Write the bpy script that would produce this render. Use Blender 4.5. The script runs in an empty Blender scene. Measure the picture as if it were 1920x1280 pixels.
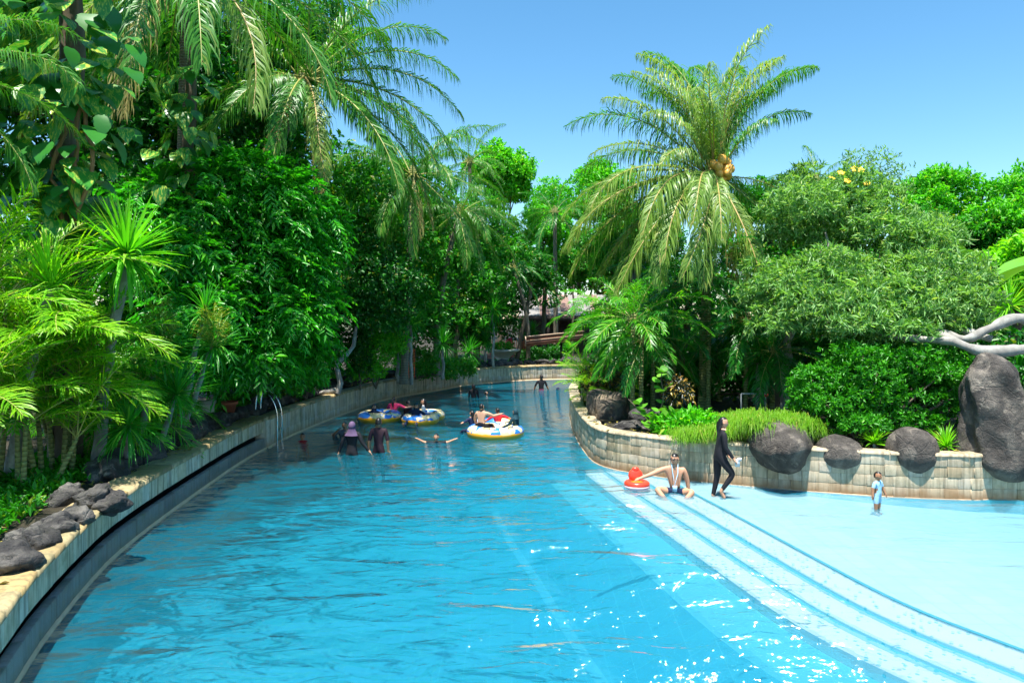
import bpy, bmesh, math, random
import numpy as np
from mathutils import Vector, Matrix, Euler, noise as mnoise

# ---------------------------------------------------------------- camera, sky, sun, exposure
sc = bpy.context.scene
C = sc.collection
R = math.radians
CAMH, FPX, CX, HY = 3.45, 1340.0, 960.0, 595.0      # eye height, focal length in photo pixels, centre column, horizon row
cam_d = bpy.data.cameras.new('camera'); cam = bpy.data.objects.new('camera', cam_d); C.objects.link(cam)
cam.location = (0, 0, CAMH); cam.rotation_euler = (R(90), 0, 0)
cam_d.sensor_width = 36; cam_d.lens = 36*FPX/1920; cam_d.shift_y = -(640-HY)/1920
cam_d.clip_start = .05; cam_d.clip_end = 2000
sc.camera = cam
SUN = Vector((-.07, -.25, .965)).normalized()
world = bpy.data.worlds.new('World'); sc.world = world; world.use_nodes = True
wn = world.node_tree.nodes; wl = world.node_tree.links
bg = wn['Background']
sky = wn.new('ShaderNodeTexSky'); sky.sky_type = 'NISHITA'; sky.sun_disc = False
sky.sun_elevation = math.asin(SUN.z); sky.sun_rotation = math.atan2(SUN.x, SUN.y)
sky.altitude = 0; sky.air_density = 1.0; sky.dust_density = 0; sky.ozone_density = 3.2
hs = wn.new('ShaderNodeHueSaturation'); hs.inputs['Saturation'].default_value = 1.2; hs.inputs['Hue'].default_value = .488
wl.new(sky.outputs[0], hs.inputs['Color']); wl.new(hs.outputs[0], bg.inputs['Color'])
bg.inputs['Strength'].default_value = .10
sun_d = bpy.data.lights.new('sun', 'SUN'); sun_d.energy = 4.7; sun_d.angle = R(.5); sun_d.color = (1, .96, .88)
sun = bpy.data.objects.new('sun', sun_d); C.objects.link(sun)
sun.rotation_euler = (-SUN).to_track_quat('-Z', 'Y').to_euler()
sc.view_settings.view_transform = 'Standard'; sc.view_settings.look = 'None'
sc.view_settings.exposure = 1.22; sc.view_settings.gamma = 1
sc.render.engine = 'CYCLES'
cy = sc.cycles
cy.max_bounces = 10; cy.transparent_max_bounces = 24; cy.diffuse_bounces = 4; cy.glossy_bounces = 3; cy.transmission_bounces = 6
cy.caustics_reflective = False; cy.caustics_refractive = False
cy.sample_clamp_indirect = 6; cy.use_adaptive_sampling = True; cy.adaptive_threshold = .03; cy.use_denoising = True

# ---------------------------------------------------------------- helpers
rng = np.random.default_rng(11)
rnd = random.Random(5)

def at(px, py, z=0.0):
    d = FPX*(CAMH-z)/(py-HY); return np.array([(px-CX)/FPX*d, d, z])
def W(px, py, d):
    return np.array([(px-CX)/FPX*d, d, CAMH-(py-HY)/FPX*d])
def nrm(a):
    a = np.asarray(a, float); return a/np.maximum(np.linalg.norm(a, axis=-1, keepdims=True), 1e-9)

def mesh_np(name, V, Fs, mats, midx=None, smooth=False):
    V = np.asarray(V, np.float32)
    me = bpy.data.meshes.new(name)
    Fs = [np.asarray(f, np.int32) for f in Fs if len(f)]
    starts, idx, tot = [], [], 0
    for f in Fs:
        starts.append(tot+np.arange(len(f))*f.shape[1]); idx.append(f.ravel()); tot += f.size
    npoly = sum(len(f) for f in Fs)
    me.vertices.add(len(V)); me.vertices.foreach_set('co', V.ravel())
    me.loops.add(tot); me.loops.foreach_set('vertex_index', np.concatenate(idx))
    me.polygons.add(npoly); me.polygons.foreach_set('loop_start', np.concatenate(starts).astype(np.int32))
    for m in (mats if isinstance(mats, (list, tuple)) else [mats]): me.materials.append(m)
    if midx is not None: me.polygons.foreach_set('material_index', np.asarray(midx, np.int32))
    if smooth: me.polygons.foreach_set('use_smooth', np.ones(npoly, bool))
    me.update(calc_edges=True)
    return me

def obj(name, me, parent=None, loc=(0, 0, 0), rot=(0, 0, 0), scale=(1, 1, 1)):
    o = bpy.data.objects.new(name, me); C.objects.link(o)
    o.location = loc; o.rotation_euler = rot; o.scale = scale
    if parent is not None: o.parent = parent
    return o
def tag(o, label=None, cat=None, group=None, kind=None):
    if label: o['label'] = label
    if cat: o['category'] = cat
    if group: o['group'] = group
    if kind: o['kind'] = kind
    return o
def thing(name, label, cat, loc=(0, 0, 0), rotz=0, group=None):
    o = obj(name, None, None, tuple(float(v) for v in loc), (0, 0, rotz))
    return tag(o, label, cat, group)

class MB:
    def __init__(s): s.V = []; s.F = {}; s.n = 0
    def add(s, V, F, m=0):
        V = np.asarray(V, float).reshape(-1, 3)
        for f in F: s.F.setdefault((len(f), m), []).append([i+s.n for i in f])
        s.V.append(V); s.n += len(V)
    def addq(s, V, F, m=0):          # array of faces
        F = np.asarray(F); s.F.setdefault((F.shape[1], m), []).extend((F+s.n).tolist()); s.V.append(np.asarray(V, float)); s.n += len(V)
    def box(s, c, size, rz=0, m=0, bev=0.0, M=None):
        x, y, z = [v/2 for v in size]
        v = np.array([[sx*x, sy*y, sz*z] for sz in (-1, 1) for sy in (-1, 1) for sx in (-1, 1)])
        if M is not None: v = v@np.array(M.to_3x3()).T
        elif rz: v = v@np.array([[math.cos(rz), math.sin(rz), 0], [-math.sin(rz), math.cos(rz), 0], [0, 0, 1]])
        s.add(v+np.asarray(c), [(0, 2, 3, 1), (4, 5, 7, 6), (0, 1, 5, 4), (2, 6, 7, 3), (0, 4, 6, 2), (1, 3, 7, 5)], m)
    def tube(s, P, rad, n=8, m=0, cap=True):
        P = np.asarray(P, float); k = len(P); rad = np.broadcast_to(np.asarray(rad, float), (k,))
        T = nrm(np.gradient(P, axis=0)); ref = np.array([0, 0, 1.]) if abs(T[:, 2]).mean() < .8 else np.array([1., 0, 0])
        A = nrm(np.cross(T, ref)); B = np.cross(T, A)
        th = np.arange(n)*2*math.pi/n
        V = (P[:, None]+rad[:, None, None]*(A[:, None]*np.cos(th)[None, :, None]+B[:, None]*np.sin(th)[None, :, None])).reshape(-1, 3)
        F = []
        for i in range(k-1):
            for j in range(n):
                j2 = (j+1) % n; F.append((i*n+j, i*n+j2, (i+1)*n+j2, (i+1)*n+j))
        s.add(V, F, m)
        if cap:
            s.add(V[:n], [tuple(range(n))], m); s.add(V[-n:], [tuple(range(n))[::-1]], m)
    def ell(s, c, r, nu=14, nv=9, m=0, rot=None, disp=None):
        V = [[0, 0, 1]]
        for i in range(1, nv):
            for j in range(nu):
                a = math.pi*i/nv; b = 2*math.pi*j/nu
                V.append([math.sin(a)*math.cos(b), math.sin(a)*math.sin(b), math.cos(a)])
        V.append([0, 0, -1]); V = np.array(V)
        F = [(0, 1+j, 1+(j+1) % nu) for j in range(nu)]
        for i in range(nv-2):
            for j in range(nu):
                a = 1+i*nu; F.append((a+j, a+nu+j, a+nu+(j+1) % nu, a+(j+1) % nu))
        e = 1+(nv-2)*nu; F += [(e+j, len(V)-1, e+(j+1) % nu) for j in range(nu)]
        if disp is not None: V = disp(V)
        V = V*np.asarray(r)
        if rot is not None: V = V@np.array(rot).T
        s.add(V+np.asarray(c), F, m)
    def torus(s, c, Rr, r, nu=32, nv=14, m=0, zs=1.0, flat=None):
        V, F = [], []
        for i in range(nu):
            a = 2*math.pi*i/nu
            for j in range(nv):
                b = 2*math.pi*j/nv; q = Rr+r*math.cos(b); V.append([q*math.cos(a), q*math.sin(a), r*zs*math.sin(b)])
                F.append((i*nv+j, ((i+1) % nu)*nv+j, ((i+1) % nu)*nv+(j+1) % nv, i*nv+(j+1) % nv))
        s.add(np.array(V)+np.asarray(c), F, m)
    def mesh(s, name, mats, smooth=False):
        keys = sorted(s.F.keys()); Fs = [np.array(s.F[k]) for k in keys]
        mi = np.concatenate([np.full(len(s.F[k]), k[1]) for k in keys])
        return mesh_np(name, np.concatenate(s.V), Fs, mats, mi, smooth)
    def build(s, name, mats, parent=None, smooth=False, world=True, **kw):
        me = s.mesh(name, mats, smooth)
        o = obj(name, me, parent, **kw)
        if parent is not None and world:      # geometry was given in world space, parent has no rotation
            o.location = tuple(-v for v in parent.location)
        return o

def catmull(P, step):
    P = np.asarray(P, float); out = []
    Q = np.vstack([2*P[0]-P[1], P, 2*P[-1]-P[-2]])
    for i in range(1, len(Q)-2):
        p0, p1, p2, p3 = Q[i-1], Q[i], Q[i+1], Q[i+2]
        for t in np.linspace(0, 1, 24, endpoint=False):
            out.append(.5*((2*p1)+(-p0+p2)*t+(2*p0-5*p1+4*p2-p3)*t*t+(-p0+3*p1-3*p2+p3)*t**3))
    out.append(Q[-2]); out = np.array(out)
    s = np.concatenate([[0], np.cumsum(np.linalg.norm(np.diff(out, axis=0), axis=1))])
    n = max(2, int(round(s[-1]/step))+1); q = np.linspace(0, s[-1], n)
    return np.stack([np.interp(q, s, out[:, k]) for k in range(out.shape[1])], 1)
def offset(P, d):                        # to the left of travel for d > 0
    T = nrm(np.gradient(P, axis=0)); N = np.stack([-T[:, 1], T[:, 0]], 1); return P+N*d

# ---------------------------------------------------------------- materials
class NT:
    def __init__(s, name):
        s.m = bpy.data.materials.new(name); s.m.use_nodes = True; s.t = s.m.node_tree; s.n = s.t.nodes; s.n.clear()
        s.out = s.n.new('ShaderNodeOutputMaterial')
    def a(s, typ, **kw):
        nd = s.n.new('ShaderNode'+typ)
        for k, v in kw.items():
            if k.startswith('_'): setattr(nd, k[1:], v)
            else:
                key = k.replace('__', ' ')
                inp = nd.inputs[int(key[1:])] if key[0] == 'i' and key[1:].isdigit() else nd.inputs[key]
                if hasattr(v, 'node'): s.t.links.new(v, inp)
                else: inp.default_value = v
        return nd
    def mix(s, f, a, b, typ='MIX'):
        nd = s.n.new('ShaderNodeMix'); nd.data_type = 'RGBA'; nd.blend_type = typ
        for inp, v in ((nd.inputs[0], f), (nd.inputs[6], a), (nd.inputs[7], b)):
            if hasattr(v, 'node'): s.t.links.new(v, inp)
            else: inp.default_value = v if not isinstance(v, tuple) or len(v) == 4 else (*v, 1)
        return nd.outputs[2]
    def math(s, op, a, b=0.0, clamp=False):
        nd = s.n.new('ShaderNodeMath'); nd.operation = op; nd.use_clamp = clamp
        for inp, v in ((nd.inputs[0], a), (nd.inputs[1], b)):
            if hasattr(v, 'node'): s.t.links.new(v, inp)
            else: inp.default_value = v
        return nd.outputs[0]
    def ramp(s, f, stops):
        nd = s.n.new('ShaderNodeValToRGB'); cr = nd.color_ramp
        while len(cr.elements) < len(stops): cr.elements.new(.5)
        for e, (p, c) in zip(cr.elements, stops):
            e.position = p; e.color = (*c, 1) if isinstance(c, tuple) else (c, c, c, 1)
        s.t.links.new(f, nd.inputs[0]); return nd.outputs[0]
    def coord(s, kind='Object', scale=(1, 1, 1)):
        tc = s.n.new('ShaderNodeTexCoord'); mp = s.n.new('ShaderNodeMapping'); mp.inputs['Scale'].default_value = scale
        s.t.links.new(tc.outputs[kind], mp.inputs[0]); return mp.outputs[0]
    def pos(s, scale=(1, 1, 1)):
        g = s.n.new('ShaderNodeNewGeometry'); mp = s.n.new('ShaderNodeMapping'); mp.inputs['Scale'].default_value = scale
        s.t.links.new(g.outputs['Position'], mp.inputs[0]); return mp.outputs[0]
    def noise(s, v, scale, detail=3, rough=.5, dist=0.0):
        return s.a('TexNoise', Vector=v, Scale=scale, Detail=detail, Roughness=rough, Distortion=dist).outputs['Fac']
    def bump(s, h, strength, dist):
        return s.a('Bump', Height=h, Strength=strength, Distance=dist).outputs[0]
    def pbr(s, col, rough=.6, normal=None, metal=0.0, spec=.5):
        kw = {'Base__Color': col if hasattr(col, 'node') else (*col, 1) if len(col) == 3 else col, 'Roughness': rough, 'Metallic': metal, 'Specular__IOR__Level': spec}
        if normal is not None: kw['Normal'] = normal
        return s.a('BsdfPrincipled', **kw).outputs[0]
    def fin(s, sh): s.t.links.new(sh, s.out.inputs['Surface']); return s.m

def leaf_mat(name, c1, c2, c3=None, trans=.35, rough=.42, tint=None, by='island', spec=.45):
    n = NT(name)
    if by == 'island': r = n.a('NewGeometry').outputs['Random Per Island']
    else: r = n.a('ObjectInfo').outputs['Random']
    c1, c2, c3 = [tuple(min(.75, v*g_) for v, g_ in zip(c, (1.25, 1.45, 1.0))) if c else None for c in (c1, c2, c3)]
    st = [(0, c1), (.6, c2)] + ([(.90, c2), (1, c3)] if c3 else [])
    col = n.ramp(r, st)
    big = n.noise(n.pos(), .55, 2)
    col = n.mix(n.math('MULTIPLY', big, .55), col, n.mix(1.0, col, (.55, .85, .55), 'MULTIPLY'))
    p = n.pbr(col, rough, spec=spec)
    tcol = n.mix(1.0, col, (1.15, 1.25, .35) if tint is None else tint, 'MULTIPLY')
    t = n.a('BsdfTranslucent', Color=tcol).outputs[0]
    mx = n.a('MixShader', i0=min(.48, trans+.08)); n.t.links.new(p, mx.inputs[1]); n.t.links.new(t, mx.inputs[2])
    return n.fin(mx.outputs[0])

def plain(name, c, rough=.6, var=.15, scale=6, bump=0.0, metal=0.0, spec=.5):
    n = NT(name); f = n.noise(n.coord('Object'), scale, 4)
    col = n.mix(f, tuple(v*(1-var) for v in c), tuple(min(1, v*(1+var)) for v in c))
    return n.fin(n.pbr(col, rough, n.bump(f, bump, .02) if bump else None, metal, spec))

def stone_mat(name, a, b, c, scale=2.2):
    n = NT(name); v = n.pos(); f = n.noise(v, scale, 8, .62, .4); g = n.noise(v, scale*9, 6, .7)
    vo = n.a('TexVoronoi', Vector=v, Scale=scale*1.3, _feature='DISTANCE_TO_EDGE').outputs['Distance']
    cr = n.ramp(vo, [(0, 0.0), (.05, 1.0)])
    col = n.ramp(f, [(.3, a), (.52, b), (.74, c)])
    col = n.mix(n.math('MULTIPLY', g, .6), col, n.mix(1.0, col, (.5, .5, .55), 'MULTIPLY'))
    col = n.mix(n.ramp(n.noise(v, scale*.9, 6, .7, .8), [(.56, 0.0), (.66, .55)]), col, tuple(min(.6, x*1.35) for x in c)); col = n.mix(n.ramp(n.noise(v, scale*.7+.3, 5, .65), [(.6, 0.0), (.72, .5)]), col, (.07, .085, .03))
    h = n.math('ADD', n.math('MULTIPLY', f, 1.0), n.math('ADD', n.math('MULTIPLY', g, .45), n.math('MULTIPLY', cr, .10)))
    return n.fin(n.pbr(col, .78, n.bump(h, 1.0, .12), spec=.3))

def tile_mat(name, pal, stain=.6, bot=(.30, .13, .05), zb=.12):
    n = NT(name); r = n.a('ObjectInfo').outputs['Random']
    col = n.ramp(r, [(i/(len(pal)-1), p) for i, p in enumerate(pal)])
    v = n.pos(); blot = n.noise(v, 5, 5, .6)
    streak = n.noise(n.pos((9, 9, .55)), 1.6, 4, .6)
    col = n.mix(n.ramp(streak, [(.46, 0.0), (.66, stain)]), col, (.10, .085, .05))
    col = n.mix(n.ramp(blot, [(.5, 0.0), (.75, .55)]), col, (.20, .16, .09))
    moss = n.noise(v, 2.3, 5, .6)
    col = n.mix(n.ramp(moss, [(.56, 0.0), (.72, .5)]), col, (.10, .12, .035))
    sx = n.a('SeparateXYZ', Vector=v).outputs['Z']
    low = n.ramp(n.math('ADD', sx, n.math('MULTIPLY', n.math('SUBTRACT', n.noise(v, 3, 4), .5), .3)), [(zb-.12 if zb > .12 else 0, .75), (zb+.12, 0.0)])
    col = n.mix(low, col, bot)
    return n.fin(n.pbr(col, .62, n.bump(n.noise(v, 28, 5, .65), .35, .012), spec=.35))

M = {}
# broad leaves (base colours around 0.04 - 0.25 in green)
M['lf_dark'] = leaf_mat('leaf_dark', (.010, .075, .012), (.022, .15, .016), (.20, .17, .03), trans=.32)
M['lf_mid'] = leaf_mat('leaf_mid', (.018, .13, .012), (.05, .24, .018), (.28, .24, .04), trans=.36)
M['lf_bright'] = leaf_mat('leaf_bright', (.05, .25, .012), (.12, .40, .02), (.35, .42, .04), trans=.4)
M['lf_lime'] = leaf_mat('leaf_lime', (.13, .34, .014), (.25, .50, .03), (.5, .48, .05), trans=.42)
M['lf_spray'] = leaf_mat('leaf_spray', (.018, .15, .014), (.05, .30, .02), (.16, .38, .04), trans=.38, rough=.32)
M['lf_grey'] = leaf_mat('leaf_grey', (.10, .22, .065), (.23, .34, .17), (.36, .38, .14), trans=.33)
M['lf_bush'] = leaf_mat('leaf_bush', (.020, .135, .010), (.055, .25, .014), (.16, .38, .03), trans=.3)
M['fr_coco'] = leaf_mat('frond_coco', (.11, .18, .035), (.22, .28, .08), (.42, .33, .13), trans=.35, rough=.38)
M['fr_cocog'] = leaf_mat('frond_coco_green', (.030, .13, .018), (.085, .22, .04), (.28, .27, .10), trans=.33, rough=.38)
M['fr_dry'] = leaf_mat('frond_dry', (.20, .13, .06), (.34, .24, .12), (.42, .34, .2), trans=.2, rough=.6)
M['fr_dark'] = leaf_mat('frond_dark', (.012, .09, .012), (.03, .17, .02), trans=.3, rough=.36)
M['fr_areca'] = leaf_mat('frond_areca', (.10, .27, .012), (.26, .42, .02), (.50, .45, .04), trans=.42, rough=.4)
M['fr_arecag'] = leaf_mat('frond_areca_green', (.03, .17, .012), (.10, .31, .018), (.22, .36, .03), trans=.38, rough=.36)
M['bl_bright'] = leaf_mat('blade_bright', (.06, .25, .014), (.15, .40, .03), (.42, .42, .1), trans=.38, by='object', rough=.4)
M['bl_green'] = leaf_mat('blade_green', (.018, .14, .014), (.05, .26, .03), (.2, .36, .06), trans=.33, rough=.36)
M['bl_lime'] = leaf_mat('blade_lime', (.11, .32, .014), (.24, .48, .03), (.5, .45, .06), trans=.4, rough=.4)
M['panicle'] = leaf_mat('panicle', (.16, .22, .02), (.30, .30, .04), (.36, .24, .06), trans=.25)
M['grass'] = leaf_mat('grass_blade', (.07, .17, .012), (.15, .26, .025), (.30, .24, .09), trans=.34)
M['flower'] = plain('yellow_petal', (.85, .55, .03), .5, .1)
def veined(name, base, vein, amt):
    n = NT(name); r = n.a('ObjectInfo').outputs['Random']; v = n.coord('Object')
    col = n.mix(r, tuple(c*.7 for c in base), tuple(c*1.3 for c in base))
    vv = n.a('VectorMath', i0=n.a('Mapping', Vector=v, Scale=(1.6, 4.0, 1)).outputs[0], i1=n.a('CombineXYZ', X=n.math('MULTIPLY', r, 40)).outputs[0])
    w = n.noise(vv.outputs[0], 1.8, 3, .6, 1.2)
    k = n.math('MULTIPLY', n.ramp(w, [(.5, 0.0), (.62, 1.0)]), n.ramp(r, [(amt, 0.0), (amt+.12, 1.0)]))
    col = n.mix(k, col, vein)
    p = n.pbr(col, .3); t = n.a('BsdfTranslucent', Color=n.mix(1.0, col, (1.1, 1.2, .4), 'MULTIPLY')).outputs[0]
    mx = n.a('MixShader', i0=.3); n.t.links.new(p, mx.inputs[1]); n.t.links.new(t, mx.inputs[2]); return n.fin(mx.outputs[0])
M['pothos'] = veined('pothos_leaf', (.045, .25, .03), (.50, .56, .07), .35)
M['grape'] = veined('round_leaf', (.12, .36, .03), (.32, .50, .08), .8)
M['banana'] = veined('banana_leaf', (.16, .42, .04), (.24, .50, .08), .95)
M['croton'] = leaf_mat('croton_leaf', (.012, .02, .012), (.03, .03, .012), (.5, .36, .06), trans=.15)
n = NT('croton_leaf_b'); r = n.a('NewGeometry').outputs['Random Per Island']
M['croton'] = n.fin(n.pbr(n.ramp(r, [(0, (.010, .018, .012)), (.64, (.02, .035, .012)), (.72, (.40, .29, .05)), (1, (.42, .24, .04))]), .35))
# bark, stalk
def bark_mat(name, a, b, ringscale=0, lichen=0.0):
    n = NT(name); v = n.pos((1, 1, .25)); f = n.noise(v, 9, 6, .65); col = n.mix(f, a, b); h = f
    if ringscale:
        z = n.pos((.15, .15, 1)); w = n.a('TexWave', Vector=z, Scale=ringscale, Distortion=1.2, Detail=2, _wave_type='BANDS', _bands_direction='Z').outputs['Fac']
        col = n.mix(n.ramp(w, [(.0, .55), (.25, 0.0)]), col, tuple(c*.35 for c in a)); h = n.math('ADD', f, w)
    if lichen:
        col = n.mix(n.ramp(n.noise(n.pos(), 3.5, 5, .6), [(.5, 0.0), (.62, lichen)]), col, (.55, .56, .5))
    return n.fin(n.pbr(col, .85, n.bump(h, .6, .03), spec=.2))
M['bark'] = bark_mat('bark_brown', (.07, .05, .035), (.20, .16, .11))
M['bark_palm'] = bark_mat('bark_palm', (.13, .11, .08), (.30, .26, .19), 5)
M['bark_green'] = bark_mat('bark_green_palm', (.16, .19, .06), (.34, .33, .13), 4)
M['bark_pale'] = bark_mat('bark_pale', (.13, .12, .105), (.40, .38, .34), 0, .45)
M['bark_orange'] = bark_mat('root_orange', (.22, .11, .05), (.36, .20, .10))
M['rachis'] = plain('rachis', (.34, .33, .08), .45, .2)
M['rachis_dry'] = plain('rachis_dry', (.42, .30, .10), .5, .25)
M['coconut'] = plain('coconut_husk', (.72, .36, .06), .42, .25, 5)
M['soil'] = stone_mat('soil', (.02, .015, .01), (.05, .04, .025), (.08, .07, .04), 1.5)
M['earth'] = stone_mat('earth', (.05, .06, .03), (.08, .09, .04), (.12, .11, .06), .4)
M['rock'] = stone_mat('rock_dark', (.022, .021, .021), (.075, .07, .066), (.24, .22, .19), 2.6)
M['rock_brown'] = stone_mat('rock_brown', (.035, .03, .028), (.11, .09, .07), (.33, .25, .16), 1.1)
M['rock_fake'] = stone_mat('rock_faux', (.042, .036, .031), (.115, .10, .085), (.34, .29, .23), 2.4)
M['tile_i'] = tile_mat('wall_tile_island', [(.60, .47, .30), (.65, .53, .36), (.56, .44, .29), (.68, .58, .42), (.50, .37, .22), (.62, .52, .39)], .55, (.34, .16, .06), .14)
M['tile_l'] = tile_mat('wall_tile_left', [(.56, .45, .30), (.64, .53, .37), (.50, .41, .29), (.60, .54, .45), (.68, .56, .38)], .75, (.42, .22, .09), .12)
M['coping'] = tile_mat('coping_stone', [(.36, .25, .10), (.46, .33, .15), (.28, .21, .10), (.42, .33, .18), (.32, .27, .14)], .55, (.4, .3, .15), -3)
M['coping_i'] = tile_mat('coping_island', [(.46, .37, .25), (.54, .44, .30), (.40, .33, .22)], .6, (.4, .3, .15), -3)
M['mortar'] = plain('mortar', (.42, .34, .24), .9, .4, 8, .3)
M['lip'] = tile_mat('lip_stone', [(.16, .16, .155), (.21, .205, .195), (.13, .13, .13), (.25, .24, .22)], .5, (.24, .2, .15), .03)
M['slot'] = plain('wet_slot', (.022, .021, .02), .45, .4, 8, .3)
M['strip'] = plain('tan_strip', (.62, .43, .26), .6, .3, 7, .2)
M['steel'] = plain('steel', (.75, .76, .78), .18, .05, 5, 0, 1.0)
M['terracotta'] = plain('terracotta', (.30, .075, .035), .7, .25, 8, .2)
M['conc'] = plain('pale_concrete', (.48, .47, .42), .85, .3, 5, .3)
M['wood'] = plain('brown_board', (.20, .075, .045), .6, .35, 9, .2)
M['wood_end'] = plain('board_rim', (.60, .40, .27), .6, .2, 9)
M['dark_wood'] = plain('dark_timber', (.05, .035, .028), .8, .35, 9, .2)
M['roof'] = plain('roof_sheet', (.24, .225, .215), .6, .25, 3, .1)
M['roof_p'] = plain('roof_sheet_pink', (.25, .15, .125), .6, .3, 3, .1)
M['orange'] = plain('orange_net', (.80, .13, .03), .6, .2, 6)
M['teal'] = plain('teal_cloth', (.03, .42, .38), .6, .15, 6)
M['pipe'] = plain('grey_pipe', (.35, .37, .38), .45, .1)
M['red'] = plain('red_valve', (.55, .03, .02), .45, .1)

# ---------------------------------------------------------------- pool layout (world metres; water surface z = 0)
LW_px = [(36, 1280), (109, 1171), (199, 1063), (272, 999), (363, 931), (453, 868), (503, 840), (540, 820), (610, 790), (675, 766), (727, 749), (824, 732), (881, 722), (973, 714), (1060, 711)]
LW = [(-.6, -3.0), (-2.3, 1.0), (-3.72, 4.4)] + [tuple(at(x, y)[:2]) for x, y in LW_px] + [(7.0, 39.6), (11, 37.6), (15.5, 34), (20, 29)]
LW = catmull(LW, .3)
IW_px = [(1072, 797), (1082, 822), (1096, 845), (1116, 866), (1152, 879), (1223, 891), (1293, 900), (1378, 908), (1480, 917), (1531, 921), (1662, 930), (1817, 936), (1920, 937)]
IW = [(17, 27), (12.5, 32.5), (8, 34.6), (4.6, 33.6), (2.9, 30.6), (2.2, 27)] + [tuple(at(x, y)[:2]) for x, y in IW_px] + [(13.5, 12.4), (17.5, 9.5), (19.5, 4), (20, -4)]
IW = catmull(IW, .22)
ST = catmull([(3.15, 16.6), (3.35, 15.4), (3.55, 14.3), (3.9, 12.67), (4.4, 10.16), (4.77, 8.64), (5.34, 7.46), (6.4, 5.6), (7.8, 3.6), (10, 1.0), (13, -2), (15, -4)], .3)   # inner edge of the paddling shelf
BED = -.93

g = MB(); g.add([(-900, -900, -1.7), (900, -900, -1.7), (900, 1500, -1.7), (-900, 1500, -1.7)], [(0, 1, 2, 3)])
tag(g.build('ground', M['earth']), kind='structure')

def bank_height(x, y, d):   # gently rising soil away from the wall
    return .74+.22*min(d, 4)/4+.05*math.sin(x*1.3)*math.cos(y*.9)
# left and far bank: strips going outwards from the wall
g = MB(); offs = [.12, .5, 1.2, 2.2, 4, 8, 16, 40, 120]
rows = [offset(LW, o) for o in offs]
V = []; n0 = len(LW)
for k, rw in enumerate(rows):
    for x, y in rw: V.append((x, y, .72 if k == 0 else bank_height(x, y, offs[k])))
F = [(k*n0+i, k*n0+i+1, (k+1)*n0+i+1, (k+1)*n0+i) for k in range(len(offs)-1) for i in range(n0-1)]
g.add(V, F); tag(g.build('bank', M['soil'], smooth=True), kind='structure')
g = MB(); rw = offset(IW, .15); g.add([(x, y, .80) for x, y in rw]+[(60, -4, .8), (60, 27, .8)], [tuple(range(len(rw)+2))])
o = tag(g.build('island_ground', M['soil']), kind='structure')
bm = bmesh.new(); bm.from_mesh(o.data); bmesh.ops.triangulate(bm, faces=bm.faces); bm.to_mesh(o.data); bm.free()
far = MB(); far.add([(-300, 41, .9), (300, 41, .9), (300, 600, 1.2), (-300, 600, 1.2)], [(0, 1, 2, 3)])
tag(far.build('far_ground', M['earth']), kind='structure')

# pool bed, steps, shelf
def mosaic(name, base, dots, scale, amt):
    n = NT(name); v = n.pos()
    vo = n.a('TexVoronoi', Vector=v, Scale=scale, Randomness=.9)
    k = n.math('LESS_THAN', vo.outputs['Distance'], amt)
    r = n.a('SeparateColor', Color=vo.outputs['Color']).outputs[0]
    k = n.math('MULTIPLY', k, n.math('GREATER_THAN', r, .35))
    col = n.mix(n.noise(v, 1.1, 3), tuple(c*.86 for c in base), base)
    col = n.mix(k, col, dots)
    return n.fin(n.pbr(col, .6))
def bed_mat():
    n = NT('pool_bed'); v = n.pos()
    br = n.a('TexBrick', Vector=v, Scale=1.0, Color1=(.045, .34, .46, 1), Color2=(.04, .305, .43, 1), Mortar=(.09, .42, .53, 1))
    br.offset = 0; br.inputs['Mortar Size'].default_value = .004; br.inputs['Brick Width'].default_value = .3; br.inputs['Row Height'].default_value = .3
    col = n.mix(n.noise(v, .6, 4), br.outputs[0], n.mix(1.0, br.outputs[0], (.72, .88, .95), 'MULTIPLY'))
    return n.fin(n.pbr(col, .5))
M['bed'] = bed_mat(); M['tread'] = mosaic('tread_mosaic', (.72, .79, .81), (.12, .42, .52), 11, .25)
n = NT('shelf_tiles'); v = n.pos()
br = n.a('TexBrick', Vector=v, Scale=1.0, Color1=(.60, .76, .80, 1), Color2=(.54, .72, .78, 1), Mortar=(.40, .62, .70, 1)); br.offset = 0
br.inputs['Mortar Size'].default_value = .006; br.inputs['Brick Width'].default_value = .3; br.inputs['Row Height'].default_value = .3
col = n.mix(n.ramp(n.noise(v, .8, 5, .6), [(.4, 0.0), (.7, .45)]), br.outputs[0], (.50, .68, .72)); col = n.mix(n.ramp(n.noise(v, 3.5, 5, .7), [(.58, 0.0), (.75, .25)]), col, (.45, .50, .46))
M['shelf'] = n.fin(n.pbr(col, .6))
M['ledge'] = plain('ledge_tile', (.10, .42, .54), .6, .1, 2)
M['nosing'] = plain('nosing_tile', (.09, .38, .48), .5, .25, 9)
M['lane'] = plain('lane_line', (.10, .40, .55), .6, .1, 3)
g = MB(); g.add([(-10, -8, BED), (24, -8, BED), (24, 46, BED), (-10, 46, BED)], [(0, 1, 2, 3)])
tag(g.build('pool_bed', M['bed']), kind='structure')
steps = obj('pool_steps', None); tag(steps, kind='structure')
def band(P, o1, o2, z1, z2=None, zb=None):
    A = offset(P, o1); B = offset(P, o2); z2 = z1 if z2 is None else z2; k = len(P); m = MB()
    V = [(x, y, z1) for x, y in A]+[(x, y, z2) for x, y in B]
    F = [(i+1, i, k+i, k+i+1) for i in range(k-1)]
    m.add(V, F)
    if zb is not None:
        m.add([(x, y, z2) for x, y in B]+[(x, y, zb) for x, y in B], F)
    return m
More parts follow.
